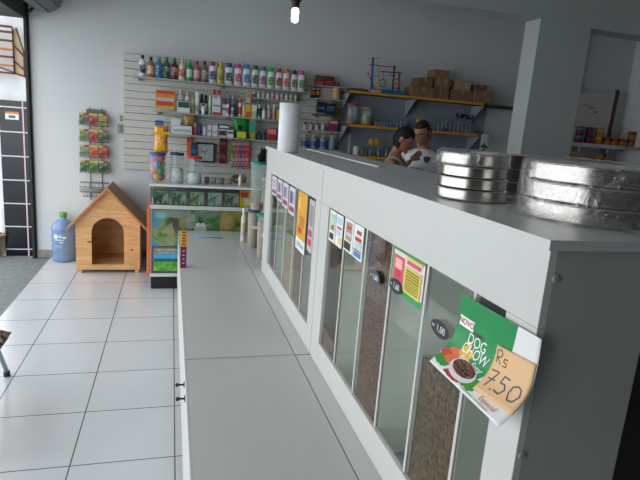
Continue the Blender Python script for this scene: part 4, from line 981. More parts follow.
# small things at the right of the jars
for k, (a_, b_, c_, col, nm) in enumerate(((204, 210, 177, '6a6460', 'grey bowl'), (210.5, 217, 177.5, '9a938c', 'beige bowl'), (217.5, 225, 178, '7a7a76', 'steel bowl'), (225.5, 233, 179, '8a8078', 'taupe bowl'))):
    a, b, h = unit(a_, b_, c_, 5.0, .955); r = (b-a)/2*.95
    o = link('feeding_bowl', MB().lathe([(r*.7, 0), (r*.9, h*.5), (r, h), (r*.92, h), (r*.75, h*.35), (.001, h*.3)], n=28), mat(col, .4), loc=((a+b)/2, 5.0, .955))
    tag(o, f'small {nm} on the showcase top right of the jars', 'bowl', 'little bowls on the showcase')
can('small white bottle on the right of the showcase top', 238.6, 242, 174.5, 4.92, .955, 'e4e4de', 'e4e4de', grp='jars on the showcase')
a = at_y(228, 181, 5.1); b = at_y(250, 168, 5.1)
q = MB(); pts = []
for i in range(28):
    an = 2*PI*i/28; pts.append((.062*math.cos(an), .045*math.sin(an), .016+.028*(1+math.sin(an))*.9))
q.tube(pts, .014, 8, closed=True)
q.tube([(p[0]*.7, p[1]*.7, p[2]*.6+.01) for p in pts], .010, 8, closed=True)
tag(link('rope_coil', q, mat('7d6248', .9, nz=.2, scale=40, bump=.3), loc=((a.x+b.x)/2, 5.1, .957)), 'coil of brown cord at the back of the showcase top', 'cord')

# ------------------------------------------------------------------ clear food tubs on the far low counter
def tub(label, px0, px1, pyt, pyb, y, z, lidc, fill, fillh, r=None, lidlabel=True):
    a = at_y(px0, pyt, y); b = at_y(px1, pyt, y); h = (a.z+b.z)/2-z; r = (b.x-a.x)/2*.93; x = (a.x+b.x)/2
    t = thing('food_tub', label, 'tub', (x, y, z), 'clear food tubs on the far counter')
    G = glassmat('e9f1ee', .22, .15, 1.35)
    link('tub_body', MB().lathe([(r*.78, 0), (r*.82, .006), (r*.95, h*.9), (r*.98, h-.016)], n=32, caps=False).lathe([(0, .0005), (r*.78, 0)], n=32, caps=False), G, t)
    link('lid', MB().lathe([(r*1.0, h-.0165), (r*1.08, h-.014), (r*1.08, h-.004), (r*1.0, h), (r*.4, h+.003)], n=32), mat(lidc, .4), t)
    if lidlabel: link('paper_label', MB().box(-.02, .035, -r*1.0-.001, -r*.93, h*.52, h*.60), mat('e4e4e0', .5), t)
    o = link('kibble', MB().lathe([(r*.76, .003), (r*(.80+.14*fillh), h*fillh), (r*.5, h*fillh+.012)], n=28), fill, loc=(x, y, z))
    tag(o, f'kibble inside the {label}', 'kibble', kind='stuff')
    return x, y, z+h, r
TUBK = kibble_mat('a8886e', 'c8a68c', 'd4b8a0', 130)
xB = tub('blue-lidded clear tub nearly full of brown kibble', 247.5, 260.5, 209.5, 262, 4.16, HT, '2c4488', TUBK, .86)
xC = tub('lower teal-lidded clear tub at the cabinet end', 257, 272, 214, 262, 3.80, HT, '1f9a80', TUBK, .80)
xA = tub('upper tall clear tub with a teal lid stacked above the others', 250.5, 267.5, 162, 210, 4.14, xB[2]+.004, '1fa088', kibble_mat('b08a60', 'c8a480', 'd8b894', 70), .12, lidlabel=False)
xE = tub('beige-filled tub hidden between the lidded tubs', 262, 276, 178, 250, 4.45, HT, 'd8c860', TUBK, .8)
can('white squeeze bottle left of the blue-lidded tub', 241.6, 247, 208, 4.38, HT, 'd9d8d0', 'e4e4e0', 'c0b8a8', grp='clear food tubs on the far counter')
# black plush cat on the tub
t = thing('plush_toy', 'small black plush toy sitting on the tall teal-lidded tub', 'toy', (xA[0]+.02, 4.14, xA[2]+.004))
s_ = .8
pm = MB(); pm.ball((0, 0, .035), .035, .03, .036); pm.ball((.008, -.01, .075), .026, .024, .024); 
link('toy_body', pm, mat('0d0d10', .9, bump=.3, scale=60), t)
for sx_ in (-1, 1):
    link('ear', MB().lathe([(.009, 0), (.005, .012), (.0005, .02)], c=(.008+sx_*.015, -.008, .094), n=10), mat('0d0d10', .9), t)
    link('paw', MB().ball((sx_*.02, -.028, .012), .012, .016, .012), mat('0d0d10', .9), t)

# ------------------------------------------------------------------ painted shelves on the back wall
def xz(px, py, y=5.6): p = at_y(px, py, y); return p.x, p.z
BW = mat('8a95a1', .8, nz=.04, scale=2)
t = thing('wall_shelving', 'blue-grey shelving board with yellow-edged shelves on the back wall', 'shelving', (2.8, 5.75, 1.1))
link('back_board', MB().box(1.83, 3.70, 5.885, 5.899, 1.0, 1.935), BW, t, world=True)
YE = mat('c9922c', .5); YB = mat('7a5a3a', .7)
ZS1, ZS2, ZS3 = 1.955, 1.600, 1.265
for z, x0, x1 in ((ZS1, 1.83, 3.48), (ZS2, 1.86, 3.46), (ZS3, 1.86, 3.46)):
    o = link('shelf_board', MB().box(x0, x1, 5.605, 5.884, z-.022, z-.0005), YB, t, world=True)
    link('yellow_edge', MB().box(x0, x1, 5.598, 5.6045, z-.026, z), YE, o, world=True)
o = link('shelf_board', MB().box(3.4805, 4.15, 5.605, 5.884, ZS1-.030, ZS1-.008), mat('3a2e26', .7), t, world=True)
for x in (1.835, 2.62, 3.49):
    for z in (ZS1-.03, ZS2-.03):
        link('bracket', MB().prism([(5.884, z), (5.62, z), (5.884, z-.20)], 'x', x, x+.012), mat('98a2ae', .6), t, world=True)
link('post', MB().box(2.665, 2.70, 5.60, 5.63, ZS2, ZS2+.12), YE, t, world=True)
# cardboard boxes
CB = [('8a6a52', 408, 431, 87.5, 5.72, 'wide plain box at the left of the cardboard pile'), ('80604a', 431.5, 437, 78, 5.74, 'narrow box left of the tallest stack'), ('866650', 437.4, 446, 79, 5.72, 'lower box of the tallest stack'),
      ('84644e', 446.5, 469, 90.5, 5.72, 'wide box in the middle of the cardboard row'), ('8d6c54', 470, 489, 91.5, 5.70, 'box at the right end of the cardboard row')]
tops = {}
for c, a_, b_, pt, y, nm in CB:
    a, b, h = unit(a_, b_, pt, y, ZS1); tops[nm] = (a, b, y, ZS1+h)
    t = thing('cardboard_box', nm, 'box', ((a+b)/2, y, ZS1), 'cardboard boxes on the top shelf')
    w = (b-a)/2*.97
    link('box_body', MB().box(-w, w, -.11, .11, 0, h), mat(c, .9, nz=.08), t, bevel=.003)
    link('tape', MB().box(-.02, .02, -.1112, -.1102, h*.6, h), mat('a08468', .5), t)
for c, a_, b_, pt, on, nm in (('7d5e49', 415, 430, 78.5, 'wide plain box at the left of the cardboard pile', 'smaller box on the wide left box'), ('8a6b55', 431, 446.5, 70.5, 'lower box of the tallest stack', 'topmost box of the tallest stack'),
                     ('b09272', 450.5, 468, 81.5, 'wide box in the middle of the cardboard row', 'pale flat box lying on the middle box'), ('6c5242', 471.5, 483.5, 85.5, 'box at the right end of the cardboard row', 'dark flat box lying on the right-end box'),
                     ('4f3c32', 445.2, 450, 82.5, 'wide box in the middle of the cardboard row', 'dark slim box beside the pale flat box')):
    _, _, y, z = tops[on]; z += .001
    a, b, h = unit(a_, b_, pt, y, z)
    if nm.startswith('topmost'): a += .0
    t = thing('cardboard_box', nm, 'box', ((a+b)/2, y, z), 'cardboard boxes on the top shelf'); w = (b-a)/2*.97; h = max(h, .03)
    link('box_body', MB().box(-w, w, -.09, .09, 0, h), mat(c, .9, nz=.08), t, bevel=.003)
    link('tape', MB().box(-.012, .012, -.0912, -.0902, h*.5, h), mat('a08468', .5), t)
# bird play gym
yb = 5.70
t = thing('bird_playground', 'colourful bird play gym with ladders, bars and a ring on the top shelf', 'bird toy', (2.22, yb, ZS1))
def P3(px, py, dy=0): return at_y(px, py, yb+dy)
a, b = P3(380, 93), P3(404, 94)
link('base', MB().box(a.x, b.x, yb-.06, yb+.06, ZS1+.001, ZS1+.045), mat('1f6aa8', .5), t, world=True, bevel=.003)
a, b = P3(370.5, 93), P3(379.5, 93)
link('feeder_tray', MB().box(a.x, b.x, yb-.06, yb+.05, ZS1+.001, ZS1+.03), mat('b9bcc8', .5), t, world=True, bevel=.003)
def pole(nm, p, q, r, col, dy=0): return link(nm, MB().tube([P3(*p, dy), P3(*q, dy)], r, 8), mat(col, .5), t, world=True)
pole('pole', (371.5, 90), (373, 57.5), .014, '1f62a8'); pole('pole', (392.5, 92), (394.5, 65.5), .011, '22402c'); pole('ladder', (398.5, 92), (399.5, 73), .013, 'b8303a')
pole('bar', (369, 64.5), (396, 67.5), .005, '8a2c38'); pole('bar', (381, 71.5), (402, 73), .006, '20302a'); pole('bar', (367.5, 72), (371, 80), .006, 'a83040', -.02)
pole('perch', (372, 59), (381, 57.5), .004, 'a89a60'); pole('bell', (378.5, 90), (378.8, 80), .010, 'd8a02c'); pole('chain', (378.8, 80), (378.8, 66), .003, '5a7a3c'); pole('chain', (383, 80), (383, 71), .003, '4a4a44')
pole('bar', (389, 75), (396, 76), .004, '3c7a4c'); pole('bar', (372, 76), (377, 76.5), .003, '3a3c38'); pole('brace', (373, 84), (375.5, 91), .006, '8a3038')
c = P3(382.5, 83)
link('ring', MB().tube([(c.x+.038*math.cos(2*PI*i/24), c.y, c.z+.038*math.sin(2*PI*i/24)) for i in range(24)], .005, 6, closed=True), mat('2c4a4c', .5), t, world=True)
for k in range(3): link('rung', MB().tube([P3(395, 79+k*4.5), P3(398.5, 79.3+k*4.5)], .005, 6), mat('4a6a4c' if k % 2 else '26282a', .5), t, world=True)
tag(link('folded_cloth', MB().box(1.86, 2.07, 5.66, 5.82, ZS1+.0005, ZS1+.03), mat('5a3a34', .9, bump=.3), bevel=.008), 'dark reddish cloth lying at the left end of the top shelf', 'cloth')

# jars and glasses on the second painted shelf
x, y, z, r, hb = jar('red-lidded clear jar with an orange layer on the painted shelf', 347, 358.5, 103.5, 125, 5.72, 'a82c38', z=ZS2, grp='jars on the painted shelf', taper=.95)
lump('orange layer in the red-lidded jar', x, y, z, r*.9, hb*.2, mat('b8703c', .7), 'sweets')
x, y, z, r, hb = jar('yellow-lidded clear jar with yellow sweets on the painted shelf', 361.5, 372.5, 107.5, 125, 5.72, 'c89a2c', z=ZS2, grp='jars on the painted shelf', taper=.95)
lump('yellow sweets in the yellow-lidded jar', x, y, z, r*.9, hb*.5, mat('c8a860', .7), 'sweets')
GLS = glassmat('dfe8ee', .18, .1, 1.45)
def glass(label, px0, px1, pyt, y, z, grp, nm='drinking_glass', content=None):
    a, b, h = unit(px0, px1, pyt, y, z); r = (b-a)/2*.93
    o = link(nm, MB().lathe([(r*.75, 0), (r*.8, .004), (r, h), (r*.93, h-.001), (r*.72, .008), (.001, .007)], n=18, caps=False).lathe([(0, 0), (r*.75, 0)], n=18, caps=False), GLS, loc=((a+b)/2, y, z))
    tag(o, label, 'glass', grp)
ordn = ['first', 'second', 'third', 'fourth', 'fifth', 'sixth', 'seventh', 'eighth', 'ninth', 'tenth', 'eleventh', 'twelfth']
for k in range(6): glass(f'short clear glass, {ordn[k]} right of the yellow-lidded jar', 374.5+k*3, 377.2+k*3, 120.8+k*.3, 5.68, ZS2, 'short glasses on the painted shelf')
for k in range(4): glass(f'taller clear glass, {ordn[k]} of four left of the heads', 392.5+k*3.6, 395.8+k*3.6, 119.6+k*.35, 5.70, ZS2, 'taller glasses on the painted shelf')
for k in range(9): glass(f'clear glass, {ordn[k]} right of the man\'s head on the painted shelf', 437+k*4, 440.4+k*4, 123-(k % 3)*1.5+k*.45, 5.69, ZS2, 'glasses right of the heads')
a, b, h = unit(441, 446, 128, 5.64, ZS2)
tag(link('blue_cup', MB().lathe([(.02, 0), (.028, h), (.024, h), (.018, .006), (.001, .006)], n=18), mat('2c5a9a', .4), loc=((a+b)/2, 5.64, ZS2)), 'small blue cup among the clear glasses', 'cup')
a, b, h = unit(474, 480, 130, 5.66, ZS2)
t = thing('potted_plant', 'tiny green plant at the right end of the painted shelf', 'plant', ((a+b)/2, 5.66, ZS2))
link('pot', MB().lathe([(.018, 0), (.026, .03), (.022, .03), (.02, .02)], n=16), mat('5a4030', .8), t)
for k in range(7):
    an = k*.9; link('leaf', MB().ball((.022*math.cos(an), .022*math.sin(an), .042+.004*(k % 3)), .018, .010, .008, n=8, m_=6), mat('3f8a3c', .6), t)
# hanging blue-brown ornament
c = at_y(467, 116, 5.64)
t = thing('hanging_ornament', 'dark blue twisted ornament hanging under the top shelf at right', 'ornament', (c.x, 5.70, c.z))
pts = [(-.10+.2*i/14, .03*math.sin(i*1.3), .018*math.sin(i*1.9)-.012*i/14) for i in range(15)]
link('twist', MB().tube(pts, .014, 8), mat('22344a', .6), t)
link('hook', MB().tube([(0, 0, .01), (0, 0, ZS1-.03-c.z)], .003, 6), mat('2a2a2a', .5), t)
for k in range(5): link('strand', MB().tube([(-.08+.035*k, 0, 0), (-.085+.037*k, .005, -.06)], .004, 6), mat('5a4a38', .8), t)
# white bag with a plant print
p0 = at_y(477.5, 152, 5.62); p1 = at_y(487, 134.5, 5.62)
t = thing('printed_bag', 'white bag with a green plant and maroon pot print hanging at the shelf end', 'bag', ((p0.x+p1.x)/2, 5.58, p0.z-.08))
w = (p1.x-p0.x)/2; h = p1.z-p0.z+.08
link('bag_body', MB().box(-w, w, -.004, .004, 0, h), mat('d2d8d4', .7), t, bevel=.002)
pl = MB(); n = 18
for (cx_, cz_, rx_, rz_, mi) in ((-.02, .15, .03, .014, 0), (.028, .145, .03, .014, 0), (0, .165, .014, .026, 0), (0, .10, .024, .024, 1)):
    yy = -.0045-.0003*mi
    pl.add([(cx_, yy, cz_)]+[(cx_+rx_*math.cos(2*PI*i/n), yy, cz_+rz_*math.sin(2*PI*i/n)) for i in range(n)], [(0, 1+(i+1) % n, 1+i) for i in range(n)], mi)
link('plant_print', pl, [mat('2f8a4c'), mat('6a2430')], t, fixn=False)
link('handle', MB().tube([(-w*.5, 0, h), (-w*.4, 0, h+.04), (w*.4, 0, h+.04), (w*.5, 0, h)], .003, 6), mat('9aa49e', .7), t)
# lowest board: glass and bowls
glass('tall violet-tinted vase at the left of the lowest painted shelf', 348.5, 352.5, 134, 5.70, ZS3, None, 'glass_vase')
can('white round pot on the lowest painted shelf', 353.5, 359.5, 146, 5.68, ZS3, 'b8bcc0', None, name='pot', cat='pot', grp='things on the lowest painted shelf')
c = at_y(374.5, 142, 5.66)
t = thing('yellow_figurine', 'round yellow two-lobed figure on the lowest painted shelf', 'figurine', (c.x, 5.66, ZS3))
hz = c.z-ZS3
link('lobes', MB().ball((-.03, 0, hz), .038, .02, .042).ball((.03, 0, hz), .038, .02, .042), mat('b8942c', .5), t)
link('stem', MB().tube([(0, 0, 0), (0, 0, hz)], .008), mat('6a5a2c', .6), t); link('foot', MB().lathe([(.03, 0), (.03, .006), (.01, .012)], n=18), mat('6a5a2c', .6), t)
for k in range(8): glass(f'clear stemless glass, {ordn[k]} from the left on the lowest painted shelf', 360.5+k*4.1, 364+k*4.1, 148.0+(k % 2)*-1.5, 5.68+.05*(k % 2), ZS3, 'glasses on the lowest painted shelf')

# ------------------------------------------------------------------ corner seen through the second opening
ZC = 1.597
t = thing('white_shelf', 'white wall shelf of cans seen through the second opening', 'shelf', (5.1, 5.72, ZC))
link('shelf_board', MB().box(4.6, 5.62, 5.6, 5.805, ZC-.05, ZC-.001), mat('c8ccd2', .4), t, world=True, bevel=.002)
link('bracket', MB().box(4.98, 5.0, 5.70, 5.805, ZC-.12, ZC-.051), STEEL, t, world=True); link('bracket', MB().box(5.42, 5.44, 5.70, 5.805, ZC-.12, ZC-.051), STEEL, t, world=True)
link('end_board', MB().box(5.63, 5.768, 5.4, 5.805, ZC-.045, ZC-.004), mat('9aa0a2', .5), t, world=True)
canc = [('5a1c3c', '2a6a70', 'maroon', 'teal'), ('7a1c4c', '4a2438', 'berry', 'dark'), ('b87a30', 'c8a860', 'ochre', 'cream')]
def tin(label, x, y, z, r, h, body, band):
    t = thing('food_tin', label, 'can', (x, y, z), 'pet food tins')
    link('tin_body', MB().lathe([(r*.96, 0), (r, .003), (r, h-.003), (r*.96, h)], n=20), mat(body, .4), t)
    link('label_band', MB().lathe([(r+.0008, h*.55), (r+.0008, h*.85)], n=20, caps=False), mat(band, .4), t, fixn=False)
for k, px in enumerate((578.5, 588, 597.5)):
    b_, c_, n1, n2 = canc[k]; p = at_y(px, 142, 5.66); hh = .098
    for j in range(2): tin(f'{n1} tin with a {n2} band, {["lower","upper"][j]} one of the {ordn[k]} stack from the left', p.x, 5.66, ZC+j*(hh+.001), .050, hh, b_, c_)
for k, px in enumerate((605.5, 613.5, 621)):
    p = at_y(px, 142, 5.66); tin(f'single ochre and red tin, {ordn[k]} right of the stacked tins', p.x, 5.66, ZC, .044, .092, 'b8862c', '8a2c3c')
p = at_y(632, 142, 5.66)
for j in range(2): tin(f'{["lower","upper"][j]} ochre tin of the stack at the right picture edge', p.x-.02, 5.66, ZC+j*.097-.003*(1-0), .048, .096, 'b07c34', '7a2838')
# yellow packs below
ZY = 1.36
shelf('lower plank holding the yellow packs through the second opening', 4.6, 5.7, ZY, 5.6, mat('8f9496', .5), WF=5.805)
for k in range(6):
    x = 4.72+k*.15
    t = thing('yellow_pack', f'soft yellow-orange pack, {ordn[k]} from the left under the tin shelf', 'pack', (x, 5.68, ZY), 'yellow packs under the tins')
    hh = .075+.02*(k % 3 == 1)
    link('pack_body', MB().ball((0, 0, hh*.5), .078, .05, hh*.5, f=lambda v: Vector((v.x, v.y, max(v.z, .001)))), mat('d0912c', .5, nz=.12, scale=20, bump=.3), t)
    link('label_patch', MB().box(-.02, .02, -.053, -.045, hh*.35, hh*.65), mat('4a3c30', .5), t)
# leaning white door panel with brown edge
t = thing('door_panel', 'white door panel with a brown edge leaning behind the tins', 'door panel', (5.1, 5.82, 0))
link('panel', MB().prism([(4.62, .02), (5.44, .02), (5.50, 2.27), (4.62, 2.16)], 'y', 5.811, 5.835), mat('c9c5c0', .5, nz=.04), t, world=True)
link('brown_edge', MB().prism([(5.445, .0), (5.50, .0), (5.56, 2.30), (5.505, 2.29)], 'y', 5.809, 5.836), mat('5c3c2e', .6), t, world=True)
hk = MB().ball((5.24, 5.81, 1.995), .014); link('hole', hk, BLACK, t, world=True)
link('printed_line', MB().box(4.75, 5.2, 5.8095, 5.8108, 2.065, 2.07).box(5.12, 5.22, 5.8095, 5.8108, 2.03, 2.05), mat('8f8a86', .6), t, world=True)

# ------------------------------------------------------------------ stool at the left edge
t = thing('stool', 'low stool with a patterned cushion and metal leg at the left edge', 'stool', (-.95, 2.75, 0))
zz = .45
link('seat_frame', MB().box(-1.2, -.775, 2.40, 2.80, zz-.06, zz-.035).box(-1.2, -.765, 2.39, 2.405, zz-.075, zz-.03), mat('b06a3c', .5), t, world=True, bevel=.004)
def cush(v):
    u = (v.x+.99)/.23; w = (v.y-2.6)/.22
    return Vector((v.x+.008*noise.noise(v*18), v.y+.008*noise.noise(v*15), v.z+.012*noise.noise(v*14)))
cm = MB(); nn = 20; vs = []
for s_ in (0, 1):
    for j in range(nn+1):
        for i in range(nn+1):
            u = i/nn*2-1; w = j/nn*2-1; e = (1-abs(u)**6)*(1-abs(w)**6)
            v = Vector((-.985+u*.222, 2.60+w*.212, zz-.033+(.062*e+.002 if s_ else 0))); vs.append(cush(v) if s_ else v)
k = (nn+1)**2; fs = []
for s_ in (0, 1):
    for j in range(nn):
        for i in range(nn): q = s_*k+j*(nn+1)+i; fs.append((q, q+1, q+nn+2, q+nn+1))
cm.add(vs, fs, 0, True)
link('cushion', cm, ramp_mat([(.35, '26221f'), (.45, '5a4a42'), (.55, 'a08c78'), (.65, 'c8b8a0'), (.75, '4a3a34')], 26, 'noise', .9, distortion=1.4), t, world=True)
for (x, y) in ((-.93+.0, 3.2-.45), (-.80, 2.45), (-1.17, 2.75), (-1.17, 2.45)):
    pass
for (xt, yt_, xb, yb_) in ((-.83, 2.76, -.90, 3.18), (-.80, 2.44, -.80, 2.30), (-1.15, 2.76, -1.18, 3.15), (-1.15, 2.44, -1.18, 2.25)):
    lg = link('leg', MB().tube([(xt, yt_, zz-.062), (xb, yb_, .03)], .013), mat('8fa3a6', .4, .3), t, world=True)
    link('rubber_foot', MB().tube([(xb, yb_, .03), (xb, yb_, 0.0)], .018), BLACK, lg, world=True)

# ------------------------------------------------------------------ people
def ev_mesh(o):
    dg = bpy.context.evaluated_depsgraph_get(); dg.update()
    return bpy.data.meshes.new_from_object(o.evaluated_get(dg))
def skin_mesh(verts, edges, radii, sub=1):
    me = bpy.data.meshes.new('s'); me.from_pydata([Vector(v) for v in verts], edges, []); o = bpy.data.objects.new('s', me); C.objects.link(o)
    md = o.modifiers.new('skin', 'SKIN'); sv = me.skin_vertices[0].data
    for i, r in enumerate(radii): sv[i].radius = r if isinstance(r, tuple) else (r, r)
    sv[0].use_root = True
    s2 = o.modifiers.new('sub', 'SUBSURF'); s2.levels = sub; s2.render_levels = sub
    r = ev_mesh(o); bpy.data.objects.remove(o); return r
def to_mb(me):
    mb = MB(); mb.add([v.co.copy() for v in me.vertices], [tuple(p.vertices) for p in me.polygons], 0, True); return mb
def remesh(mbs, vox, smooth=3):
    al = MB()
    for b in mbs: al.add(b.v, b.f, 0, True)
    me = bpy.data.meshes.new('r'); me.from_pydata(al.v, [], al.f); o = bpy.data.objects.new('r', me); C.objects.link(o)
    bm = bmesh.new(); bm.from_mesh(me); bmesh.ops.recalc_face_normals(bm, faces=bm.faces); bm.to_mesh(me); bm.free()
    r = o.modifiers.new('rm', 'REMESH'); r.mode = 'VOXEL'; r.voxel_size = vox
    if smooth: s = o.modifiers.new('sm', 'SMOOTH'); s.iterations = smooth; s.factor = .5
    out = ev_mesh(o); bpy.data.objects.remove(o); return to_mb(out)
def rings(rs, n=28):       # (cx, cy, z, rx, ry)
    mb = MB(); vs = []; fs = []
    for (cx_, cy_, z_, rx_, ry_) in rs:
        for i in range(n):
            a = 2*PI*i/n; vs.append((cx_+rx_*math.copysign(abs(math.cos(a))**.85, math.cos(a)), cy_+ry_*math.sin(a), z_))
    for k in range(len(rs)-1):
        for i in range(n): j = (i+1) % n; fs.append((k*n+i, k*n+j, (k+1)*n+j, (k+1)*n+i))
    fs += [tuple(range(n))[::-1], tuple((len(rs)-1)*n+i for i in range(n))]
    return mb.add(vs, fs, 0, True)
def person(label, loc, rz, Ht, skin, hair, shirt, trouser, female, head_rot, arms, sleeve, emblem=None):
    """faces -Y in its own frame"""
    t = thing('person', label, 'person', loc, rz=rz)
    k = Ht/1.72; sh = .165 if female else .195
    hc = Vector((0, -.02, 1.60)); hr = head_rot
    RM = Matrix.Rotation(hr[1], 4, 'Z')@Matrix.Rotation(hr[0], 4, 'X')
    piv = Vector((0, .0, 1.50))
    def hd(v): return piv+RM@(Vector(v)-piv)
    def hshape(v):
        p = v-hc
        if p.z < 0:
            f = 1+p.z*2.0; p.x *= max(.55, f+.05); p.y = p.y*(1+p.z*1.1)-(.012 if p.y < 0 else 0)
        if p.y < -.05: p.x *= .96
        return hd(hc+p)
    head = MB().ball(hc, .075, .096, .118, n=36, m_=26, f=hshape)
    nose = MB().ball(hc+Vector((0, -.098, -.018)), .014, .019, .026, n=12, m_=8, f=hd)
    nb = MB().ball(hc+Vector((0, -.090, .008)), .009, .012, .030, n=12, m_=8, f=hd)
    chin = MB().ball(hc+Vector((0, -.070, -.098)), .026, .022, .018, n=12, m_=8, f=hd)
    brow = MB().ball(hc+Vector((0, -.082, .030)), .045, .012, .008, n=12, m_=8, f=hd)
    lips = MB().ball(hc+Vector((0, -.092, -.056)), .022, .010, .009, n=12, m_=8, f=hd)
    ears = [MB().ball(hc+Vector((s*.077, .008, -.005)), .010, .020, .032, n=12, m_=8, f=hd) for s in (-1, 1)]
    nk = [(0, .012, 1.38), (0, .008, 1.46), tuple(hd(hc+Vector((0, .02, -.03))))]
    tors = rings([(0, 0, .86, .155, .10), (0, 0, .93, .165 if not female else .17, .11), (0, 0, 1.05, .14 if not female else .125, .095), (0, -.005, 1.2, .155 if not female else .135, .105), (0, -.005, 1.31, sh*.92, .10), (0, .0, 1.38, sh*.80, .085), (0, .008, 1.425, .085, .06), (0, .01, 1.46, .052, .052)])
    neck = to_mb(skin_mesh(nk, [(0, 1), (1, 2)], [.062, .052, .055]))
    parts_ = [head, nose, nb, chin, brow, lips, tors, neck]+ears
    sleeves = []; hands = []
    for s in (-1, 1):
        S0 = Vector((s*(sh-.015), 0, 1.365)); E = Vector(arms[s][0]); Wr = Vector(arms[s][1]); 
        parts_.append(to_mb(skin_mesh([(s*.08, 0, 1.36), S0, S0.lerp(E, .5), E, E.lerp(Wr, .5), Wr], [(i, i+1) for i in range(5)], [.055, .055, .044, .038, .034, .025])))
        sleeves.append(to_mb(skin_mesh([(s*.07, 0, 1.35), S0+Vector((s*.004, 0, .004)), S0.lerp(E, sleeve), S0.lerp(E, sleeve+.02)], [(0, 1), (1, 2), (2, 3)], [.068, .066, .060, .060])))
        # hand: palm and five fingers
        d = (Wr-E).normalized(); side = Vector((-s, 0, 0)); side = (side-d*side.dot(d)).normalized(); nrm = d.cross(side)*-s
        pal = MB(); c_ = Wr+d*.045
        vs = MB().ball((0, 0, 0), 1, 1, 1, n=14, m_=10)
        pal.add([c_+d*v.x*.050+side*v.y*.038+nrm*v.z*.014 for v in vs.v], vs.f, 0, True); parts_.append(pal)
        point = arms[s][2]
        for fi, (off, ln) in enumerate(((-.028, .062), (-.010, .075), (.009, .072), (.026, .058))):
            b0 = c_+d*.02-side*off; b1 = c_+d*.05-side*off
            cu_ = 0.15 if (point and fi == 3) else (.9 if point else .45)
            d1 = (d*math.cos(cu_)+nrm*math.sin(cu_)); d2 = (d*math.cos(cu_*2)+nrm*math.sin(cu_*2))
            b2 = b1+d1*ln*.5; b3 = b2+d2*ln*.45
            parts_.append(to_mb(skin_mesh([b0, b1, b2, b3], [(0, 1), (1, 2), (2, 3)], [.0095, .0095, .009, .0075])))
        th0 = c_-d*.02+side*.02; th1 = c_+side*.045+d*.008+nrm*.008; th2 = th1+d*.028+side*.012+nrm*.012
        parts_.append(to_mb(skin_mesh([th0, th1, th2], [(0, 1), (1, 2)], [.012, .011, .009])))
    for s in (-1, 1):
        parts_.append(to_mb(skin_mesh([(0, 0, .92), (s*.09, 0, .88), (s*.10, -.005, .50), (s*.10, .01, .09), (s*.10, -.06, .035), (s*.105, -.13, .025)], [(i, i+1) for i in range(5)], [.09, .085, .058, .040, .036, .026])))
    body = remesh(parts_, .0085, 2)
    def sc(mb): mb.v = [v*k for v in mb.v]; return mb
    zmin = min(v.z for v in body.v)
    for v in body.v: v.z = max(v.z, 0.0)
    link('body', sc(body), skin, t, fixn=False)
    # shirt
    tp = rings([(0, 0, .86, .178, .125), (0, 0, .95, .176 if not female else .182, .125), (0, 0, 1.06, .160 if not female else .142, .115), (0, -.005, 1.2, .172 if not female else .150, .122), (0, -.005, 1.31, sh*.97, .112), (0, .0, 1.385, sh*.86, .096), (0, .006, 1.425, .10, .072), (0, .008, 1.437 if not female else 1.40, .075, .066)])
    if female:
        tp = rings([(0, 0, .86, .178, .125), (0, 0, .95, .182, .125), (0, 0, 1.06, .142, .115), (0, -.005, 1.2, .150, .124), (0, -.005, 1.29, .152, .118), (0, -.004, 1.33, .135, .11)])
        st = [to_mb(skin_mesh([(s*.085, -.105, 1.30), (s*.088, -.06, 1.39), (s*.085, .02, 1.425), (s*.08, .09, 1.36)], [(0, 1), (1, 2), (2, 3)], [.016]*4)) for s in (-1, 1)]
        shm = remesh([tp]+st, .009, 2)
    else: shm = remesh([tp]+sleeves, .009, 2)
    link('shirt', sc(shm), shirt, t, fixn=False)
    tr = [rings([(0, 0, .80, .165, .115), (0, 0, .87, .172, .118), (0, 0, .905, .170, .116)])]
    for s in (-1, 1): tr.append(to_mb(skin_mesh([(s*.02, 0, .86), (s*.09, 0, .84), (s*.10, 0, .50), (s*.10, .01, .12), (s*.10, .01, .10)], [(i, i+1) for i in range(4)], [.095, .10, .075, .062, .062])))
    link('trousers', sc(remesh(tr, .01, 2)), trouser, t, fixn=False)
    for s in (-1, 1):
        link('shoe', sc(MB().ball((s*.102, -.05, .035), .048, .125, .05, f=lambda v: Vector((v.x, v.y, max(v.z, .0))))), mat('26262a', .6), t)
    # hair: outer shell of the skull, cut by the hair line
    hm = MB(); src = MB().ball(hc, 1, 1, 1, n=40, m_=30); keep = set()
    vs = []
    for v in src.v:
        p = v-hc; q = Vector((p.x*.075, p.y*.096, p.z*.118)); g_ = 1.07 if not female else 1.09
        wob = 1+(.03 if not female else .07)*noise.noise(p*4.2)
        vs.append(q*g_*wob)
    def inside(q):
        lim = (.062 if q.y < -.02 else -.03 if q.y < .02 else -.085) if not female else (.040 if q.y < -.045 else -.012 if q.y < .00 else -.10)
        return q.z > lim
    fs = [f for f in src.f if all(inside(vs[i]) for i in f)]
    hm.add([hshape(hc+q) for q in vs], fs, 0, True)
    sc(hm)
    ho = link('hair', hm, hair, t, fixn=False); s_ = ho.modifiers.new('t', 'SOLIDIFY'); s_.thickness = .012; s_.offset = -1
    for s in (-1, 1):
        ee = MB().ball(hc+Vector((s*.030, -.083, .008)), .012, .008, .007, n=12, m_=8, f=hd); link('eye', sc(ee), mat('1c1614', .3), t)
    gl_ = MB()
    for s in (-1, 1):
        ring = [hd(hc+Vector((s*.033+.024*math.cos(2*PI*i/20), -.104, .006+.017*math.sin(2*PI*i/20))))*k for i in range(20)]
        gl_.tube(ring, .0016, 6, closed=True)
        gl_.tube([hd(hc+Vector((s*.057, -.104, .012)))*k, hd(hc+Vector((s*.080, -.05, .012)))*k, hd(hc+Vector((s*.083, .02, .008)))*k], .0022, 6)
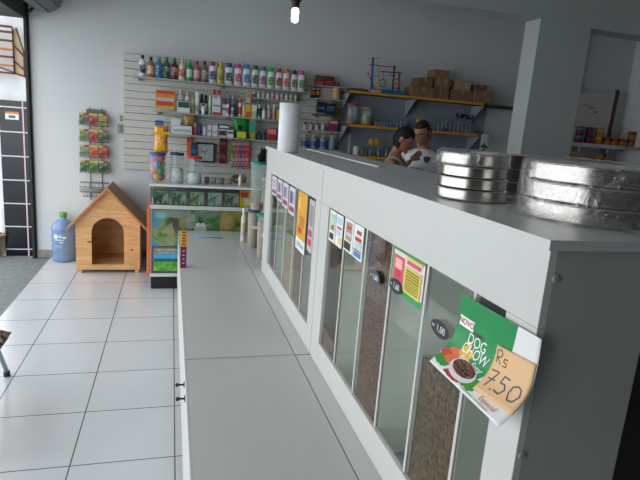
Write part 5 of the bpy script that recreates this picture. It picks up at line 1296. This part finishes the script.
    gl_.tube([hd(hc+Vector((-.009, -.106, .010)))*k, hd(hc+Vector((.009, -.106, .010)))*k], .0018, 6)
    link('eyeglasses', gl_, mat('c9a8b4' if female else '3a3430', .3, .4), t)
    if emblem: emblem(t, k)
    return t
def man_emblem(t, k):
    n = 20; q = MB(); cx_, cz_, y_ = .085*k, 1.335*k, -.121*k
    def yy(x, z): return -math.sqrt(max(0, 1-(x/(.180*k))**2))*.122*k-.008
    def patch(pts, mi, d=0):
        c_ = (sum(p[0] for p in pts)/len(pts), sum(p[1] for p in pts)/len(pts))
        q.add([(c_[0], yy(*c_)-d, c_[1])]+[(x, yy(x, z)-d, z) for x, z in pts], [(0, 1+(i+1) % len(pts), 1+i) for i in range(len(pts))], mi)
    shd = [(cx_-.03, cz_+.03), (cx_, cz_+.036), (cx_+.03, cz_+.03), (cx_+.026, cz_-.005), (cx_, cz_-.032), (cx_-.026, cz_-.005)]
    patch(shd, 0); patch([(cx_+(x-cx_)*.6, cz_+(z-cz_)*.6) for x, z in shd], 1, .0006)
    link('shirt_badge', q, [mat('7a2430'), mat('2c5a44')], t, fixn=False)
    b = text_mb('BRASIL', .05*k); mapmb(b, lambda v: Vector((v.x, yy(v.x, 0)-.002-v.z, 1.235*k+v.y)))
    link('shirt_lettering', b, mat('1f5a40'), t, fixn=False)
SK1 = mat('b07e6a', .55, nz=.05); SK2 = mat('a06e58', .55, nz=.05)
SHIRT = mat('d8d9dc', .8, nz=.04, bump=.1)
mp = at_y(430, 133, 4.75)
person('person in a white T-shirt with a red badge, glasses, pointing with one hand', (mp.x-.05, 4.75, 0), -.80, 1.69, SK1, mat('231f1e', .8, nz=.2, scale=30), SHIRT, mat('3a4458', .8), False, (.30, -.25),
       {-1: ((-.25, -.14, 1.14), (.0, -.30, 1.33), True), 1: ((.26, -.02, 1.10), (.24, -.22, .98), False)}, .62, man_emblem)
wp = at_y(404, 139, 4.42)
person('person with short black hair and glasses in a pale green sleeveless top, head bowed', (wp.x-.06, 4.42, 0), .95, 1.62, SK2, mat('100c0c', .7, nz=.3, scale=30, bump=.4), mat('7c9480', .8, nz=.15, scale=25), mat('4a3a44', .8), True, (.38, .05),
       {-1: ((-.20, -.03, 1.10), (-.12, -.22, 1.02), False), 1: ((.20, -.03, 1.10), (.12, -.24, 1.02), False)}, .3)

# ------------------------------------------------------------------ light
w = bpy.data.worlds.new('world'); bpy.context.scene.world = w; w.use_nodes = True
nt = w.node_tree; bg = nt.nodes['Background']
bg.inputs[0].default_value = (.93, .97, 1.0, 1); bg.inputs[1].default_value = 3.15
# the open shop front lets the daylight in: a portal guides the sky light
def portal(name, loc, rot, sx_, sy_):
    L = bpy.data.lights.new(name, 'AREA'); L.shape = 'RECTANGLE'; L.size = sx_; L.size_y = sy_; L.cycles.is_portal = True
    o = bpy.data.objects.new(name, L); C.objects.link(o); o.location = loc; o.rotation_euler = rot
portal('entrance_portal', (-1.5, 2.65, 1.16), (0, -PI/2, 0), 2.5, 6.6)
sc_ = bpy.context.scene
sc_.view_settings.view_transform = 'Standard'; sc_.view_settings.look = 'None'; sc_.view_settings.gamma = 1; sc_.view_settings.use_curve_mapping = False
sc_.view_settings.exposure = 0.0
